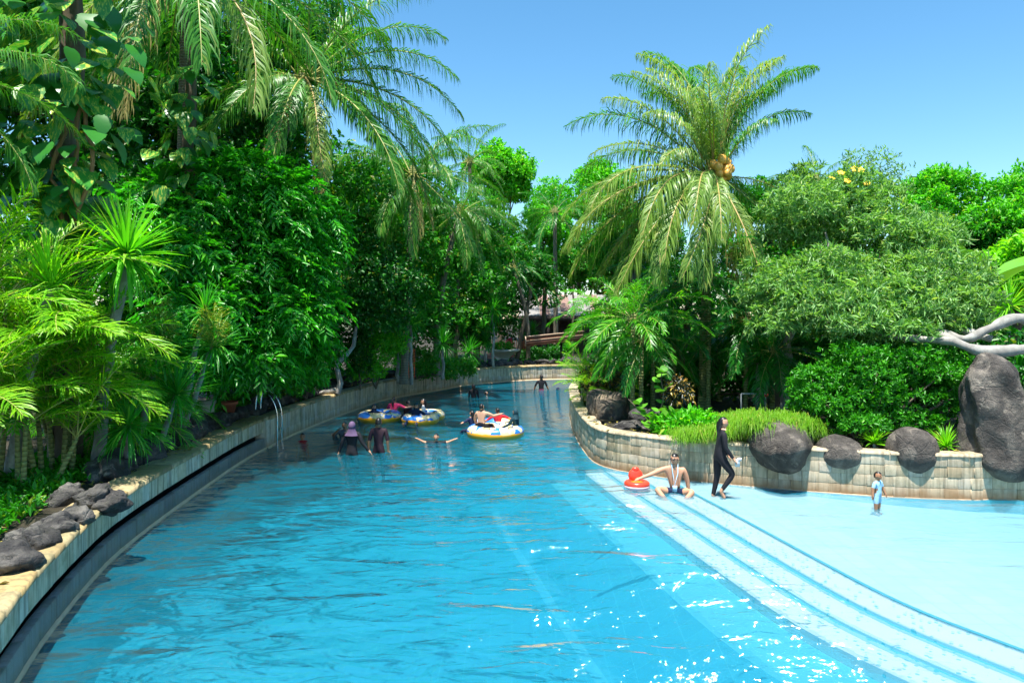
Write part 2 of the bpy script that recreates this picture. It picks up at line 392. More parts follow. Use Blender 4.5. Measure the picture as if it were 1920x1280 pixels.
# travel of ST is towards the camera, so its right-hand side (d < 0) is the deep pool
tz = [-.045, -.08, -.115]; wd = .50
for k in range(3):
    band(ST, -k*wd, -(k+1)*wd, tz[k], zb=-1.0).build('step', M['tread'], steps)
    band(ST, -k*wd+.02, -k*wd-(.10 if k else .035), (tz[k]+.004) if k else -.016).build('nosing', M['nosing'] if k == 0 else M['ledge'], steps)
band(ST, -1.5, -2.3, -.26, -.32).build('ledge', M['ledge'], steps); band(ST, -2.3, -3.3, -.32, BED-.01).build('ledge', M['bed'], steps)
band(ST, -3.5, -3.66, BED+.004).build('lane_line', M['lane'], steps)
# shelf floor, nearly at the surface along its lip, deeper towards the island wall
g = MB(); k = len(ST); offs = [0, .6, 1.5, 3, 6, 12, 26]; zz = [-.02, -.03, -.06, -.13, -.28, -.36, -.4]
rows = [offset(ST, o) for o in offs]
V = [(x, y, zz[j]) for j, rw in enumerate(rows) for x, y in rw]
F = [(j*k+i, j*k+i+1, (j+1)*k+i+1, (j+1)*k+i) for j in range(len(offs)-1) for i in range(k-1)]
g.add(V, F); g.add([(x, y, zz[0]) for x, y in rows[0]]+[(x, y, -1) for x, y in rows[0]], [(i, i+1, k+i+1, k+i) for i in range(k-1)])
tag(g.build('pool_shelf', M['shelf'], smooth=True), kind='structure')

# water: one closed body, clear with absorption
n = NT('water'); v = n.pos()
n1 = n.noise(n.pos((.45, 1.0, 1)), 1.15, 2, .45, 1.0); n2 = n.noise(n.pos((.5, 1.05, 1)), 3.4, 2, .5, 1.4); n3 = n.noise(n.pos((.6, 1, 1)), 10, 2, .5, .8)
nb = n.noise(v, .22, 2)
xyz = n.a('SeparateXYZ', Vector=v).outputs
calm = n.ramp(n.math('ADD', n.math('MULTIPLY', n.math('ADD', n.math('ADD', xyz[0], n.math('MULTIPLY', xyz[1], .263)), -7.31), .25), .5), [(.0, 1.0), (.4, .42)])   # knee-deep and shallower water is calmer
amp = n.math('MULTIPLY', n.ramp(nb, [(.3, .45), (.7, 1.0)]), calm)
h = n.math('ADD', n.math('MULTIPLY', n1, 1.05), n.math('ADD', n.math('MULTIPLY', n2, .27), n.math('MULTIPLY', n3, .03)))
bn = n.bump(n.math('MULTIPLY', h, amp), 1.0, .36)
fr = n.a('Fresnel', IOR=1.66, Normal=bn).outputs[0]
gl = n.a('BsdfGlossy', Color=(1, 1, 1, 1), Roughness=.045, Normal=bn).outputs[0]
tr = n.a('BsdfTransparent', Color=(1, 1, 1, 1)).outputs[0]
rf = n.a('BsdfRefraction', Color=(1, 1, 1, 1), Roughness=.0, IOR=1.25, Normal=bn).outputs[0]
m1 = n.a('MixShader', i0=.32); n.t.links.new(tr, m1.inputs[1]); n.t.links.new(rf, m1.inputs[2])
df = n.a('BsdfDiffuse', Color=(.015, .32, .48, 1)).outputs[0]; md_ = n.a('MixShader', i0=.23); n.t.links.new(m1.outputs[0], md_.inputs[1]); n.t.links.new(df, md_.inputs[2])
m2 = n.a('MixShader', i0=fr); n.t.links.new(md_.outputs[0], m2.inputs[1]); n.t.links.new(gl, m2.inputs[2])
ab = n.a('VolumeAbsorption', Color=(.0, .84, .955, 1), Density=.30).outputs[0]
n.t.links.new(ab, n.out.inputs['Volume']); M['water'] = n.fin(m2.outputs[0])
g = MB(); g.box((7, 19, -.66), (33, 53, 1.32)); tag(g.build('water', M['water']), kind='structure')

# ---------------------------------------------------------------- walls
def unit_piece(name, mat, bev=.035):     # chamfered block, 1 x 1 x 1, front face towards -Y
    b = bev; m = MB()
    V = [(-.5, .5, -.5), (.5, .5, -.5), (.5, .5, .5), (-.5, .5, .5), (-.5, -.5+b*2, -.5), (.5, -.5+b*2, -.5), (.5, -.5+b*2, .5), (-.5, -.5+b*2, .5),
         (-.5+b, -.5, -.5+b), (.5-b, -.5, -.5+b), (.5-b, -.5, .5-b), (-.5+b, -.5, .5-b)]
    F = [(8, 9, 10, 11), (4, 5, 9, 8), (5, 6, 10, 9), (6, 7, 11, 10), (7, 4, 8, 11), (0, 1, 5, 4), (1, 2, 6, 5), (2, 3, 7, 6), (3, 0, 4, 7)]
    m.add(V, F); return m.mesh(name, mat)
def slab_piece(name, mat):              # worn coping slab, top edges rounded
    m = MB(); b = .05
    V = [(-.5, -.5, -.5), (.5, -.5, -.5), (.5, .5, -.5), (-.5, .5, -.5), (-.5, -.5, .2), (.5, -.5, .2), (.5, .5, .2), (-.5, .5, .2), (-.5+b, -.5+b*1.6, .5), (.5-b, -.5+b*1.6, .5), (.5-b, .5-b, .5), (-.5+b, .5-b, .5)]
    F = [(8, 9, 10, 11), (4, 5, 9, 8), (5, 6, 10, 9), (6, 7, 11, 10), (7, 4, 8, 11), (0, 1, 5, 4), (1, 2, 6, 5), (2, 3, 7, 6), (3, 0, 4, 7)]
    m.add(V, F); return m.mesh(name, mat)
def sweep(P, prof, closed=False):
    m = MB(); k = len(P); rows = [offset(P, o) for o, z in prof]
    V = [(x, y, prof[j][1]) for j, rw in enumerate(rows) for x, y in rw]
    F = [(j*k+i, j*k+i+1, (j+1)*k+i+1, (j+1)*k+i) for j in range(len(prof)-1) for i in range(k-1)]
    m.add(V, F); return m
def arc(P):
    s = np.concatenate([[0], np.cumsum(np.linalg.norm(np.diff(P, axis=0), axis=1))])
    def f(q):
        p = np.array([np.interp(q, s, P[:, 0]), np.interp(q, s, P[:, 1])]); e = .05
        a = np.array([np.interp(q-e, s, P[:, 0]), np.interp(q-e, s, P[:, 1])]); b = np.array([np.interp(q+e, s, P[:, 0]), np.interp(q+e, s, P[:, 1])])
        t = nrm(b-a); return p, t, np.array([-t[1], t[0]])
    return s, f
def nearest_s(P, s, pt): return s[np.argmin(np.linalg.norm(P-np.asarray(pt), axis=1))]

sL, fL = arc(LW); sI, fI = arc(IW)
S_LAD = nearest_s(LW, sL, at(532, 830)[:2]); S_SL = nearest_s(LW, sL, at(500, 842)[:2])
S_FAR = nearest_s(LW, sL, (6, 39.7))
def put(fn, s_, me, name, parent, dep, z, size, back, jit=0.0, tilt=0.0):
    p, t, nn = fn(s_)
    c = p+nn*(dep+size[1]/2+back)
    o = obj(name, me, parent, (c[0], c[1], z), (rnd.uniform(-tilt, tilt), rnd.uniform(-tilt, tilt)*.5, math.atan2(t[1], t[0])), (size[0], size[1]*1.0, size[2]))
    o.location.x += rnd.uniform(-jit, jit)*nn[0]; o.location.y += rnd.uniform(-jit, jit)*nn[1]
    return o
wl_ = thing('pool_wall', 'long curving tiled pool wall with tan stone coping along the planted bank', 'wall')
iS = int(np.argmin(abs(sL-S_SL)))
sweep(LW[iS:], [(.03, -1.0), (.03, .74), (.5, .74)]).build('wall_core', M['mortar'], wl_)
sweep(LW[:iS+1], [(.0, -1.0), (.0, .045), (.07, .05)]).build('waterline_strip', M['strip'], wl_)
sweep(LW[:iS+1], [(.05, .1), (.32, .1)]).build('gutter_floor', M['slot'], wl_)
sweep(LW[:iS+1], [(.28, -.2), (.28, .46), (.08, .46)]).build('gutter_back', M['slot'], wl_)
sweep(LW[:iS+1], [(.09, .44), (.09, .76), (.5, .76)]).build('wall_core', M['mortar'], wl_)
sweep(LW, [(-.045, BED-.02), (-.045, -.015), (.02, -.012)]).build('underwater_facing', M['bed'], wl_)
tile_u = unit_piece('tile', M['tile_l']); lip_u = unit_piece('lip_stone', M['lip'], .04); cop_u = slab_piece('coping_stone', M['coping'])
strip2 = sweep(LW[iS:], [(-.035, -.3), (-.035, .04), (.03, .06)]); strip2.build('waterline_strip', M['strip'], wl_)
# far end wall face of the gutter opening
p, t, nn = fL(S_SL); e = MB(); e.box((p[0]+nn[0]*.2, p[1]+nn[1]*.2, .2), (.16, .36, 1.1), math.atan2(t[1], t[0])); e.build('gutter_end', M['mortar'], wl_)
q = S_SL+.02
while q < S_FAR:
    w = rnd.choice([.22, .26, .3]); hsplit = rnd.choice([.24, .24, .3])
    put(fL, q+w/2, tile_u, 'tile', wl_, 0, hsplit/2+.05, (w-.005, .04, hsplit-.005), -.01, .004)
    put(fL, q+w/2, tile_u, 'tile', wl_, 0, .05+hsplit+(.69-hsplit)/2, (w-.005, .04, .69-hsplit-.005), -.01, .004)
    q += w
q = nearest_s(LW, sL, (-3.2, 3.2))
S0 = q
while q < S_SL-.02:
    w = rnd.choice([.2, .25, .3]); put(fL, q+w/2, tile_u, 'tile', wl_, .07, .60, (w-.005, .04, .315), -.01, .004); q += w
q = S0
while q < S_SL-.05:
    w = rnd.uniform(.5, .8); put(fL, q+w/2, lip_u, 'lip_stone', wl_, .02, .17, (w-.006, .11, .26), 0, .002, .001); q += w
q = S0
while q < S_FAR:
    w = rnd.uniform(.38, .62); near = q < S_SL; dp = rnd.uniform(.5, .56) if near else .36
    put(fL, q+w/2, cop_u, 'coping_stone', wl_, .015 if near else -.045, .80 if near else .785, (w-.010, dp, .09), rnd.uniform(-.006, .006), .004, .008); q += w

wi_ = thing('island_wall', 'curved retaining wall of square tan tiles round the planted island', 'wall')
sweep(IW, [(.03, -1.0), (.03, .80), (.4, .80)]).build('wall_core', M['mortar'], wi_)
tile_i = unit_piece('tile', M['tile_i']); cop_i = slab_piece('coping_stone', M['coping_i'])
sA = nearest_s(IW, sI, (2.05, 25.5)); sB = nearest_s(IW, sI, (12.6, 12.7)); q = sA
while q < sB:
    w = rnd.choice([.21, .23, .25]) if q > sA+6 else .32
    zc = -.03
    for r_ in range(4):
        hh = [.22, .21, .21, .2][r_]; put(fI, q+w/2+(.0 if r_ < 2 else .06), tile_i, 'tile', wi_, 0, zc+hh/2, (w-.005, .04, hh-.005), -.01, .009, .012); zc += hh
    q += w
q = sA-4
while q < sB:
    w = rnd.uniform(.4, .6); put(fI, q+w/2, cop_i, 'coping_stone', wi_, -.03, .835, (w-.01, rnd.uniform(.28, .36), .06), 0, .01, .01); q += w
sweep(IW, [(-.03, BED-.02), (-.03, -.02), (.02, -.018)]).build('underwater_facing', M['bed'], wi_)
st = sweep(IW, [(-.02, -.1), (-.02, .0), (.03, .012)]); st.build('waterline_strip', M['strip'], wi_)

# ---------------------------------------------------------------- foliage builders
def leaves_mesh(name, P, D, U, L, Wd, mat, fold=.25, curl=.12):
    """pointed leaves: base P, direction D, approximate up U"""
    D = nrm(D); S = nrm(np.cross(D, U)); Nn = np.cross(S, D)
    L = np.broadcast_to(L, (len(P),))[:, None]; Wd = np.broadcast_to(Wd, (len(P),))[:, None]
    mid = P+D*L*.45+Nn*L*curl*.5
    V = np.stack([P, mid+S*Wd*.5+Nn*Wd*fold, P+D*L-Nn*L*curl, mid-S*Wd*.5+Nn*Wd*fold], 1).reshape(-1, 3)
    b = np.arange(len(P))*4
    F = np.concatenate([np.stack([b, b+1, b+2], 1), np.stack([b, b+2, b+3], 1)])
    return mesh_np(name, V, [F], mat)
def sphere_dirs(k, zmin=-1.0):
    z = rng.uniform(zmin, 1, k); a = rng.uniform(0, 2*math.pi, k); r = np.sqrt(1-z*z)
    return np.stack([r*np.cos(a), r*np.sin(a), z], 1)
def blob_clusters(blobs, ncl, rmin=.55, zmin=-.75):
    wts = np.array([b[1][0]*b[1][2]+b[1][0]*b[1][1] for b in blobs]); wts = wts/wts.sum()
    Cs, Ns = [], []
    for b, wq in zip(blobs, wts):
        k = max(3, int(ncl*wq)); u = sphere_dirs(k, zmin)
        r = rmin+(1-rmin)*rng.uniform(0, 1, k)**.45
        lump = 1+.16*np.sin(u[:, 0]*5+b[0][0]*3)*np.sin(u[:, 1]*5+b[0][1])+.12*np.sin(u[:, 2]*7+u[:, 0]*4+b[0][2])
        Cs.append(np.asarray(b[0])+u*np.asarray(b[1])*(r*lump)[:, None]); Ns.append(nrm(u/np.asarray(b[1])))
    return np.concatenate(Cs), np.concatenate(Ns)
def clumps(blobs, k, f=.42, zmin=-.6):
    out = []
    for c, r in blobs:
        r = np.array(r); u = sphere_dirs(k, zmin)
        for j in range(k): out.append((tuple(np.array(c)+u[j]*r*(.72+.25*rng.random())), tuple(r*f*(.75+.5*rng.random()))))
        out.append((c, tuple(r*.7)))
    return out
def crown_rosette(name, blobs, ncl, per, L, ratio, mat, spread=.8, droop=.1, up=.25, crad=.06, rmin=.55, zmin=-.75, fold=.2):
    Cc, Nn = blob_clusters(blobs, ncl, rmin, zmin); k = len(Cc)
    ax = nrm(Nn+np.array([0, 0, up])+rng.normal(0, .35, (k, 3)))
    P = np.repeat(Cc, per, 0)+rng.normal(0, crad, (k*per, 3))
    D = nrm(np.repeat(ax, per, 0)*.55+rng.normal(0, spread*.6, (k*per, 3))+np.array([0, 0, -droop]))
    U = np.repeat(ax, per, 0)+rng.normal(0, .3, (k*per, 3))
    Ls = L*rng.uniform(.65, 1.25, k*per)
    return leaves_mesh(name, P, D, U, Ls, Ls*ratio, mat, fold)
def crown_spray(name, blobs, ntw, L, ratio, mat, tw=.5, per=9, droop=.55, rmin=.5, zmin=-.8):
    Cc, Nn = blob_clusters(blobs, ntw, rmin, zmin); k = len(Cc)
    T = nrm(Nn*.8+rng.normal(0, .35, (k, 3))+np.array([0, 0, -droop*.35]))
    S = nrm(np.cross(T, np.array([0, 0, 1.])+rng.normal(0, .2, (k, 3))))
    tl = tw*rng.uniform(.6, 1.2, k)
    Ps, Ds, Us, Ls = [], [], [], []
    for j in range(per):
        f = (j+1)/per; side = 1 if j % 2 else -1
        p = Cc+T*(tl*f)[:, None]+np.array([0, 0, -1.])*(tl*droop*f*f)[:, None]
        d = T*(.45+.5*f)+S*side*(.9 if j < per-1 else .1)+np.array([0, 0, -1.])*(droop*.8)+rng.normal(0, .15, (k, 3))
        Ps.append(p); Ds.append(d); Us.append(Nn+np.array([0, 0, .8])); Ls.append(L*rng.uniform(.7, 1.2, k))
    Ls = np.concatenate(Ls)
    return leaves_mesh(name, np.concatenate(Ps), np.concatenate(Ds), np.concatenate(Us), Ls, Ls*ratio, mat, .18, .15)

def curve_pts(a, b, k=10, sag=0.0, wob=0.0, bow=(0, 0, 0)):
    a, b = np.asarray(a, float), np.asarray(b, float); t = np.linspace(0, 1, k)[:, None]
    P = a+(b-a)*t+np.asarray(bow)*np.sin(t*math.pi)
    if wob: P[1:-1] += rng.normal(0, wob, (k-2, 3))*np.array([1, 1, .3])
    return P
def limb_mesh(m, base, top, r0, r1, targets, wob=.05, bow=(0, 0, 0), n=10):
    P = curve_pts(base, top, 10, 0, wob, bow); m.tube(P, np.linspace(r0, r1, 10), n)
    for tg in targets:
        i = rnd.randint(5, 9); Q = curve_pts(P[i], tg, 7, 0, wob*1.2, (0, 0, rnd.uniform(.05, .3))); m.tube(Q, np.linspace(np.interp(i, [0, 9], [r0, r1])*.65, .025, 7), 7)

def tree(name, label, cat, base, top, r0, crown_me, targets, bark, group=None, bow=(0, 0, 0), wob=.06):
    t = thing(name, label, cat, base, 0, group)
    m = MB(); limb_mesh(m, base, top, r0, r0*.55, targets, wob, bow)
    m.build('trunk', M[bark], t, smooth=True)
    o = obj('crown', crown_me, t, tuple(-v for v in base))
    return t

# palm fronds -------------------------------------------------------
FK = {  # length, leaflets per side, leaflet length, half width, final droop share, hang, material, rachis
    'coco': (4.2, 100, .95, .0135, .80, 1.05, 'fr_coco', 'rachis_dry'),
    'cocog': (4.2, 100, .95, .0135, .80, .95, 'fr_cocog', 'rachis'),
    'dry': (3.4, 70, .75, .012, .95, 1.0, 'fr_dry', 'rachis_dry'),
    'areca': (2.1, 48, .60, .0105, .62, .38, 'fr_areca', 'rachis'),
    'arecag': (2.0, 48, .60, .0105, .66, .45, 'fr_arecag', 'rachis'),
    'feather': (2.3, 42, .58, .015, .66, .5, 'fr_dark', 'rachis'),
    'feather2': (2.3, 42, .58, .015, .66, .5, 'fr_arecag', 'rachis'),
}
_fc = {}
def frond_me(kind, elev, var=0):
    elev = int(round(elev/12)*12); key = (kind, elev, var)
    if key in _fc: return _fc[key]
    L, nl, ll, hw, dr, hang, mat, rmat = FK[kind]
    k = 24; t = np.linspace(0, 1, k); end = -86
    dr = dr*(1-.52*max(0, elev)/90); ang = np.radians(elev+(end-elev)*dr*t**(1.35+.6*max(0, elev)/90)); sidewob = .12*np.sin(t*2.2+var*2.1)*(var-1)
    dx = np.cos(ang)*L/(k-1); dz = np.sin(ang)*L/(k-1)
    P = np.stack([np.concatenate([[0], np.cumsum(dx[:-1])]), sidewob*L*t, np.concatenate([[0], np.cumsum(dz[:-1])])], 1)
    T = nrm(np.gradient(P, axis=0)); m = MB(); m.tube(P, np.linspace(.032 if L > 3 else .014, .004, k)*1.0, 5, 1)
    tt = np.linspace(.12, .995, nl); r_ = np.random.default_rng(var*31+elev+200)
    Vs, Fq, Ft = [], [], []
    for side in (-1, 1):
        t2 = np.clip(tt+r_.normal(0, .004, nl), 0, 1)
        p0 = np.stack([np.interp(t2, t, P[:, i]) for i in range(3)], 1); Tt = nrm(np.stack([np.interp(t2, t, T[:, i]) for i in range(3)], 1))
        S = np.tile(np.array([0, side*1., 0]), (nl, 1)); Nn = nrm(np.cross(Tt, S)*side)
        Nn = Nn*np.sign(Nn[:, 2:3]+1e-6) if False else np.cross(S, Tt)*-side
        a = np.radians(38+22*t2)[:, None]
        d0 = nrm(S*np.cos(a)+Tt*np.sin(a)+Nn*.28+r_.normal(0, .15, (nl, 3)))
        prof = np.minimum(1, .55+1.6*(t2-.12))*np.sqrt(np.clip(1.02-t2**3.2, .02, 1)); ln = ll*prof*r_.uniform(.82, 1.1, nl)
        hg = hang*r_.uniform(.75, 1.15, nl); broken = r_.uniform(0, 1, nl) < .06; hg = np.where(broken, hg*1.6, hg); ln = np.where(r_.uniform(0, 1, nl) < .09, ln*r_.uniform(.1, .6, nl), ln)
        pts = [p0]; dcur = d0
        for sgi, fr_ in ((1, .34), (2, .36), (3, .30)):
            wgt = np.clip(hg*(sgi-.6)/2.2, 0, .96)[:, None]
            dcur = nrm(d0*(1-wgt)+np.array([0, 0, -1.])*wgt); pts.append(pts[-1]+dcur*(ln*fr_)[:, None])
        wv = nrm(Tt-(np.sum(Tt*d0, 1, keepdims=True))*d0)*hw
        rows = [pts[0]-wv*.5, pts[0]+wv*.5, pts[1]-wv, pts[1]+wv, pts[2]-wv*.85, pts[2]+wv*.85, pts[3]]
        Vv = np.stack(rows, 1).reshape(-1, 3); b = np.arange(nl)*7
        m.addq(Vv, np.concatenate([np.stack([b, b+1, b+3, b+2], 1), np.stack([b+2, b+3, b+5, b+4], 1)]), 0)
        mm = np.stack([b+4, b+5, b+6], 1)+(m.n-len(Vv)); m.F.setdefault((3, 0), []).extend(mm.tolist())
    me = m.mesh('frond', [M[mat], M[rmat]]); _fc[key] = me; return me
def palm(name, label, cat, base, crown, kind, fronds, r0=.16, r1=.10, bark='bark_palm', group=None, bow=(0, 0, 0), trunk=True, scale=1.0):
    t = thing(name, label, cat, base, 0, group); crown = np.asarray(crown)
    if trunk:
        m = MB(); P = curve_pts(base, crown, 16, 0, 0, bow); rr = np.linspace(r0, r1, 16); rr[0] *= 1.35; m.tube(P, rr, 12); m.build('trunk', M[bark], t, smooth=True)
        m = MB(); m.ell(crown+np.array([0, 0, .05]), (r1*1.7, r1*1.7, r1*4), 10, 7); m.build('crownshaft', M['bark_green'], t, smooth=True)
    rel = crown-np.asarray(base)
    for i, f in enumerate(fronds):
        az, el = f[0], f[1]; s_ = (f[2] if len(f) > 2 else rnd.uniform(.85, 1.1))*scale; kd = f[3] if len(f) > 3 else kind
        o = obj('frond', frond_me(kd, el, i % 3), t, tuple(rel+np.array([math.cos(R(az)), math.sin(R(az)), .35])*r1*1.2), (R(rnd.uniform(-7, 7)), 0, R(az)), (s_, s_*rnd.choice([-1, 1]), s_))
    return t
def auto_fronds(k, lo, hi, jit=10, s=(.85, 1.1), seed=0):
    q = random.Random(seed); out = []
    for i in range(k):
        f = i/max(1, k-1); out.append(((i*137.5+q.uniform(-15, 15)) % 360, hi+(lo-hi)*f**.85+q.uniform(-jit, jit), q.uniform(*s)))
    return out

# sword-leaf rosettes ------------------------------------------------
def blade_me(name, mat, arch, hw=.022, k=6):
    t = np.linspace(0, 1, k); a = -arch*t**1.6
    x = np.concatenate([[0], np.cumsum(np.cos(a[:-1])/(k-1))]); z = np.concatenate([[0], np.cumsum(np.sin(a[:-1])/(k-1))])
    w = hw*np.array([.55, 1, 1, .9, .62, .04]); V = []
    for i in range(k): V += [(x[i], -w[i], z[i]+w[i]*.45), (x[i], 0, z[i]), (x[i], w[i], z[i]+w[i]*.45)]
    F = [(i*3+j, i*3+j+1, (i+1)*3+j+1, (i+1)*3+j) for i in range(k-1) for j in range(2)]
    return np.array(V), F
def rosette_mesh(name, mat, k, L, arch=(.2, 1.0), hw=.022, lo=-55, hi=85, seed=0):
    q = random.Random(seed); m = MB()
    for i in range(k):
        el = lo+(hi-lo)*(1-(i/k)**.9) if False else q.uniform(lo, hi); az = i*137.5+q.uniform(-12, 12)
        V, F = blade_me('', None, q.uniform(*arch)*(1.1-el/140), hw)
        V = V*L*q.uniform(.75, 1.08); ml = Euler((0, -R(el), R(az))).to_matrix(); m.add(V@np.array(ml).T, F)
    return m.mesh(name, M[mat])
_ros = {}
def spiky(label, base, head, mat, L, group=None, k=110, hw=.022, lo=-55, tr=.05, seed=0, name='spiky_plant', rz=None, panicle=False):
    key = (mat, seed % 3, k, hw, lo)
    if key not in _ros: _ros[key] = rosette_mesh('leaf_head', mat, k, 1.0, (.15, 1.0), hw, lo, 85, seed % 3)
    t = thing(name, label, 'plant', base, 0, group); m = MB(); m.tube(curve_pts(base, head, 8, 0, .02), np.linspace(tr*1.2, tr, 8), 8); m.build('stem', M['bark_pale'], t, smooth=True)
    rel = np.asarray(head)-np.asarray(base)
    obj('leaf_head', _ros[key], t, tuple(rel), (rnd.uniform(-.2, .2), rnd.uniform(-.2, .2), rnd.uniform(0, 6)), (L, L, L))
    if panicle:
        me = crown_spray('flower_spike', [((0, 0, 0), (.24, .24, .42))], 260, .045, .3, M['panicle'], .16, 9, .05, .1, -1)
        obj('flower_spike', me, t, tuple(rel+np.array([.05, -.15, L*.55])))
    return t

# ---------------------------------------------------------------- rocks
def rock_me(name, mat, seed, rough=.3, sub=3, flat=1.0, freq=1.1):
    bm = bmesh.new(); bmesh.ops.create_icosphere(bm, subdivisions=sub, radius=1.0); off = Vector((seed*13.7, seed*7.1, seed*3.3))
    for v_ in bm.verts:
        c = v_.co.copy(); d = mnoise.noise(c*freq+off)*rough*1.3+mnoise.noise(c*freq*2.4+off)*rough*.55+mnoise.noise(c*freq*6+off)*rough*.22+(.5-abs(mnoise.noise(c*freq*1.8-off)))*rough*.45-max(0, .09-abs(mnoise.noise(c*freq*1.3+off*2)))*rough*3.2
        v_.co = c*(1+d); v_.co.z *= flat
    me = bpy.data.meshes.new(name); bm.to_mesh(me); bm.free(); me.materials.append(M[mat])
    me.polygons.foreach_set('use_smooth', np.ones(len(me.polygons), bool)); return me
rocks = [rock_me('rock', 'rock', i, .36, 4) for i in range(8)]
ORD = ['first', 'second', 'third', 'fourth', 'fifth', 'sixth', 'seventh', 'eighth', 'ninth', 'tenth', 'eleventh', 'twelfth', 'thirteenth', 'fourteenth', 'fifteenth', 'sixteenth', 'seventeenth', 'eighteenth', 'nineteenth', 'twentieth']

# ---------------------------------------------------------------- planted banks: left side rocks
GR = 'rocks edging the planted bank'
near = [(15, 1040, .26), (62, 1000, .24), (100, 972, .22), (140, 955, .20), (178, 925, .27), (212, 928, .20), (120, 918, .22)]
desc = ['rounded dark rock on the coping at the picture\'s lower left edge', 'low dark rock on the coping, next to the one at the frame edge', 'dark lumpy rock on the coping under the palm fronds',
        'small flat dark rock pressed against the two biggest rocks', 'big cracked grey rock standing on the coping under the palm fronds', 'squarish grey rock jutting over the coping edge above the gutter', 'pale rock behind the cracked rock beneath the palm fronds']
for (px, py, r_), ds in zip(near, desc):
    c = at(px, py+10, .92); o = obj('rock', rocks[rnd.randint(0, 7)], None, (c[0], c[1], .80+r_*.35), (rnd.uniform(-.3, .3), rnd.uniform(-.3, .3), rnd.uniform(0, 6)), (r_*1.05, r_*.95, r_*.75)); tag(o, ds, 'rock', GR)
q = nearest_s(LW, sL, at(250, 1020)[:2])+1.0; kk = 0; segs = []
while q < S_FAR:
    segs.append(q); q += rnd.uniform(.55, .85)
before = [s_ for s_ in segs if s_ < S_LAD]; after = [s_ for s_ in segs if s_ >= S_LAD]
def ordw(i):
    if i < 20: return ORD[i]
    tens = {2: 'twenty', 3: 'thirty', 4: 'forty', 5: 'fifty'}; a, b = divmod(i+1, 10)
    return (tens[a]+'-'+ORD[b-1]) if b else {2: 'twentieth', 3: 'thirtieth', 4: 'fortieth', 5: 'fiftieth'}[a]
for i, s_ in enumerate(segs):
    p, t, nn = fL(s_); r_ = rnd.uniform(.24, .36); c = p+nn*(.62+rnd.uniform(-.05, .12)+r_*.4)
    lab = (ordw(len(before)-1-i)+' grey edging rock from the steel ladder, counting towards the viewer') if s_ < S_LAD else (ordw(i-len(before))+' grey edging rock past the steel ladder, counting towards the far bend')
    o = obj('rock', rocks[i % 8], None, (c[0], c[1], .84+rnd.uniform(0, .06)), (rnd.uniform(-.25, .25), rnd.uniform(-.25, .25), math.atan2(t[1], t[0])+rnd.uniform(-.4, .4)), (r_*1.45, r_*.95, r_*rnd.uniform(.62, .95)))
    tag(o, lab, 'rock', GR)

# ---------------------------------------------------------------- left bank trees
def B(px, py, d, rx, rz, ry=None): return (tuple(W(px, py, d)), (rx, ry or rx, rz))
# background mass of tall trees behind the palms
bgl = [
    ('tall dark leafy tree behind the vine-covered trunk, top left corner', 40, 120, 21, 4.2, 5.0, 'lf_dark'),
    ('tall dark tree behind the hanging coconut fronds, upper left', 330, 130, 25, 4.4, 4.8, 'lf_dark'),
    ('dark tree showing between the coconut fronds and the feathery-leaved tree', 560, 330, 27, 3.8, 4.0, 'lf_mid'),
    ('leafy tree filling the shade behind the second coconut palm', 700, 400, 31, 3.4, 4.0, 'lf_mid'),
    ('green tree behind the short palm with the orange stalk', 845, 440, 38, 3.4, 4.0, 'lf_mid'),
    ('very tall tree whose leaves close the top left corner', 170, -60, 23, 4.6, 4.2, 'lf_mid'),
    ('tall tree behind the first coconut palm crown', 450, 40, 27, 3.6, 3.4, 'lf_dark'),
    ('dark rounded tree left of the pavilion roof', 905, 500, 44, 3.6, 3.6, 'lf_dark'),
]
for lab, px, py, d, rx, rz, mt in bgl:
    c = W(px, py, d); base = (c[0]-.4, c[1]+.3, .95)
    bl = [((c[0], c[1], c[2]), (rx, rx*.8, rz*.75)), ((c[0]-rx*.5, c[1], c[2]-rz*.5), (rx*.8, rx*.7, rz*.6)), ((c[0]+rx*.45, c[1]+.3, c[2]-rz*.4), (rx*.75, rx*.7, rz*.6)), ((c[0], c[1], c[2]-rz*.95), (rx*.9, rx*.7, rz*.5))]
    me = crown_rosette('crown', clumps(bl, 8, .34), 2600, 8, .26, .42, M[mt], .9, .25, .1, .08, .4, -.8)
    tree('broadleaf_tree', lab, 'tree', base, (c[0], c[1], c[2]+rz*.2), .22, me, [b[0] for b in bl], 'bark', 'trees behind the pool bank')
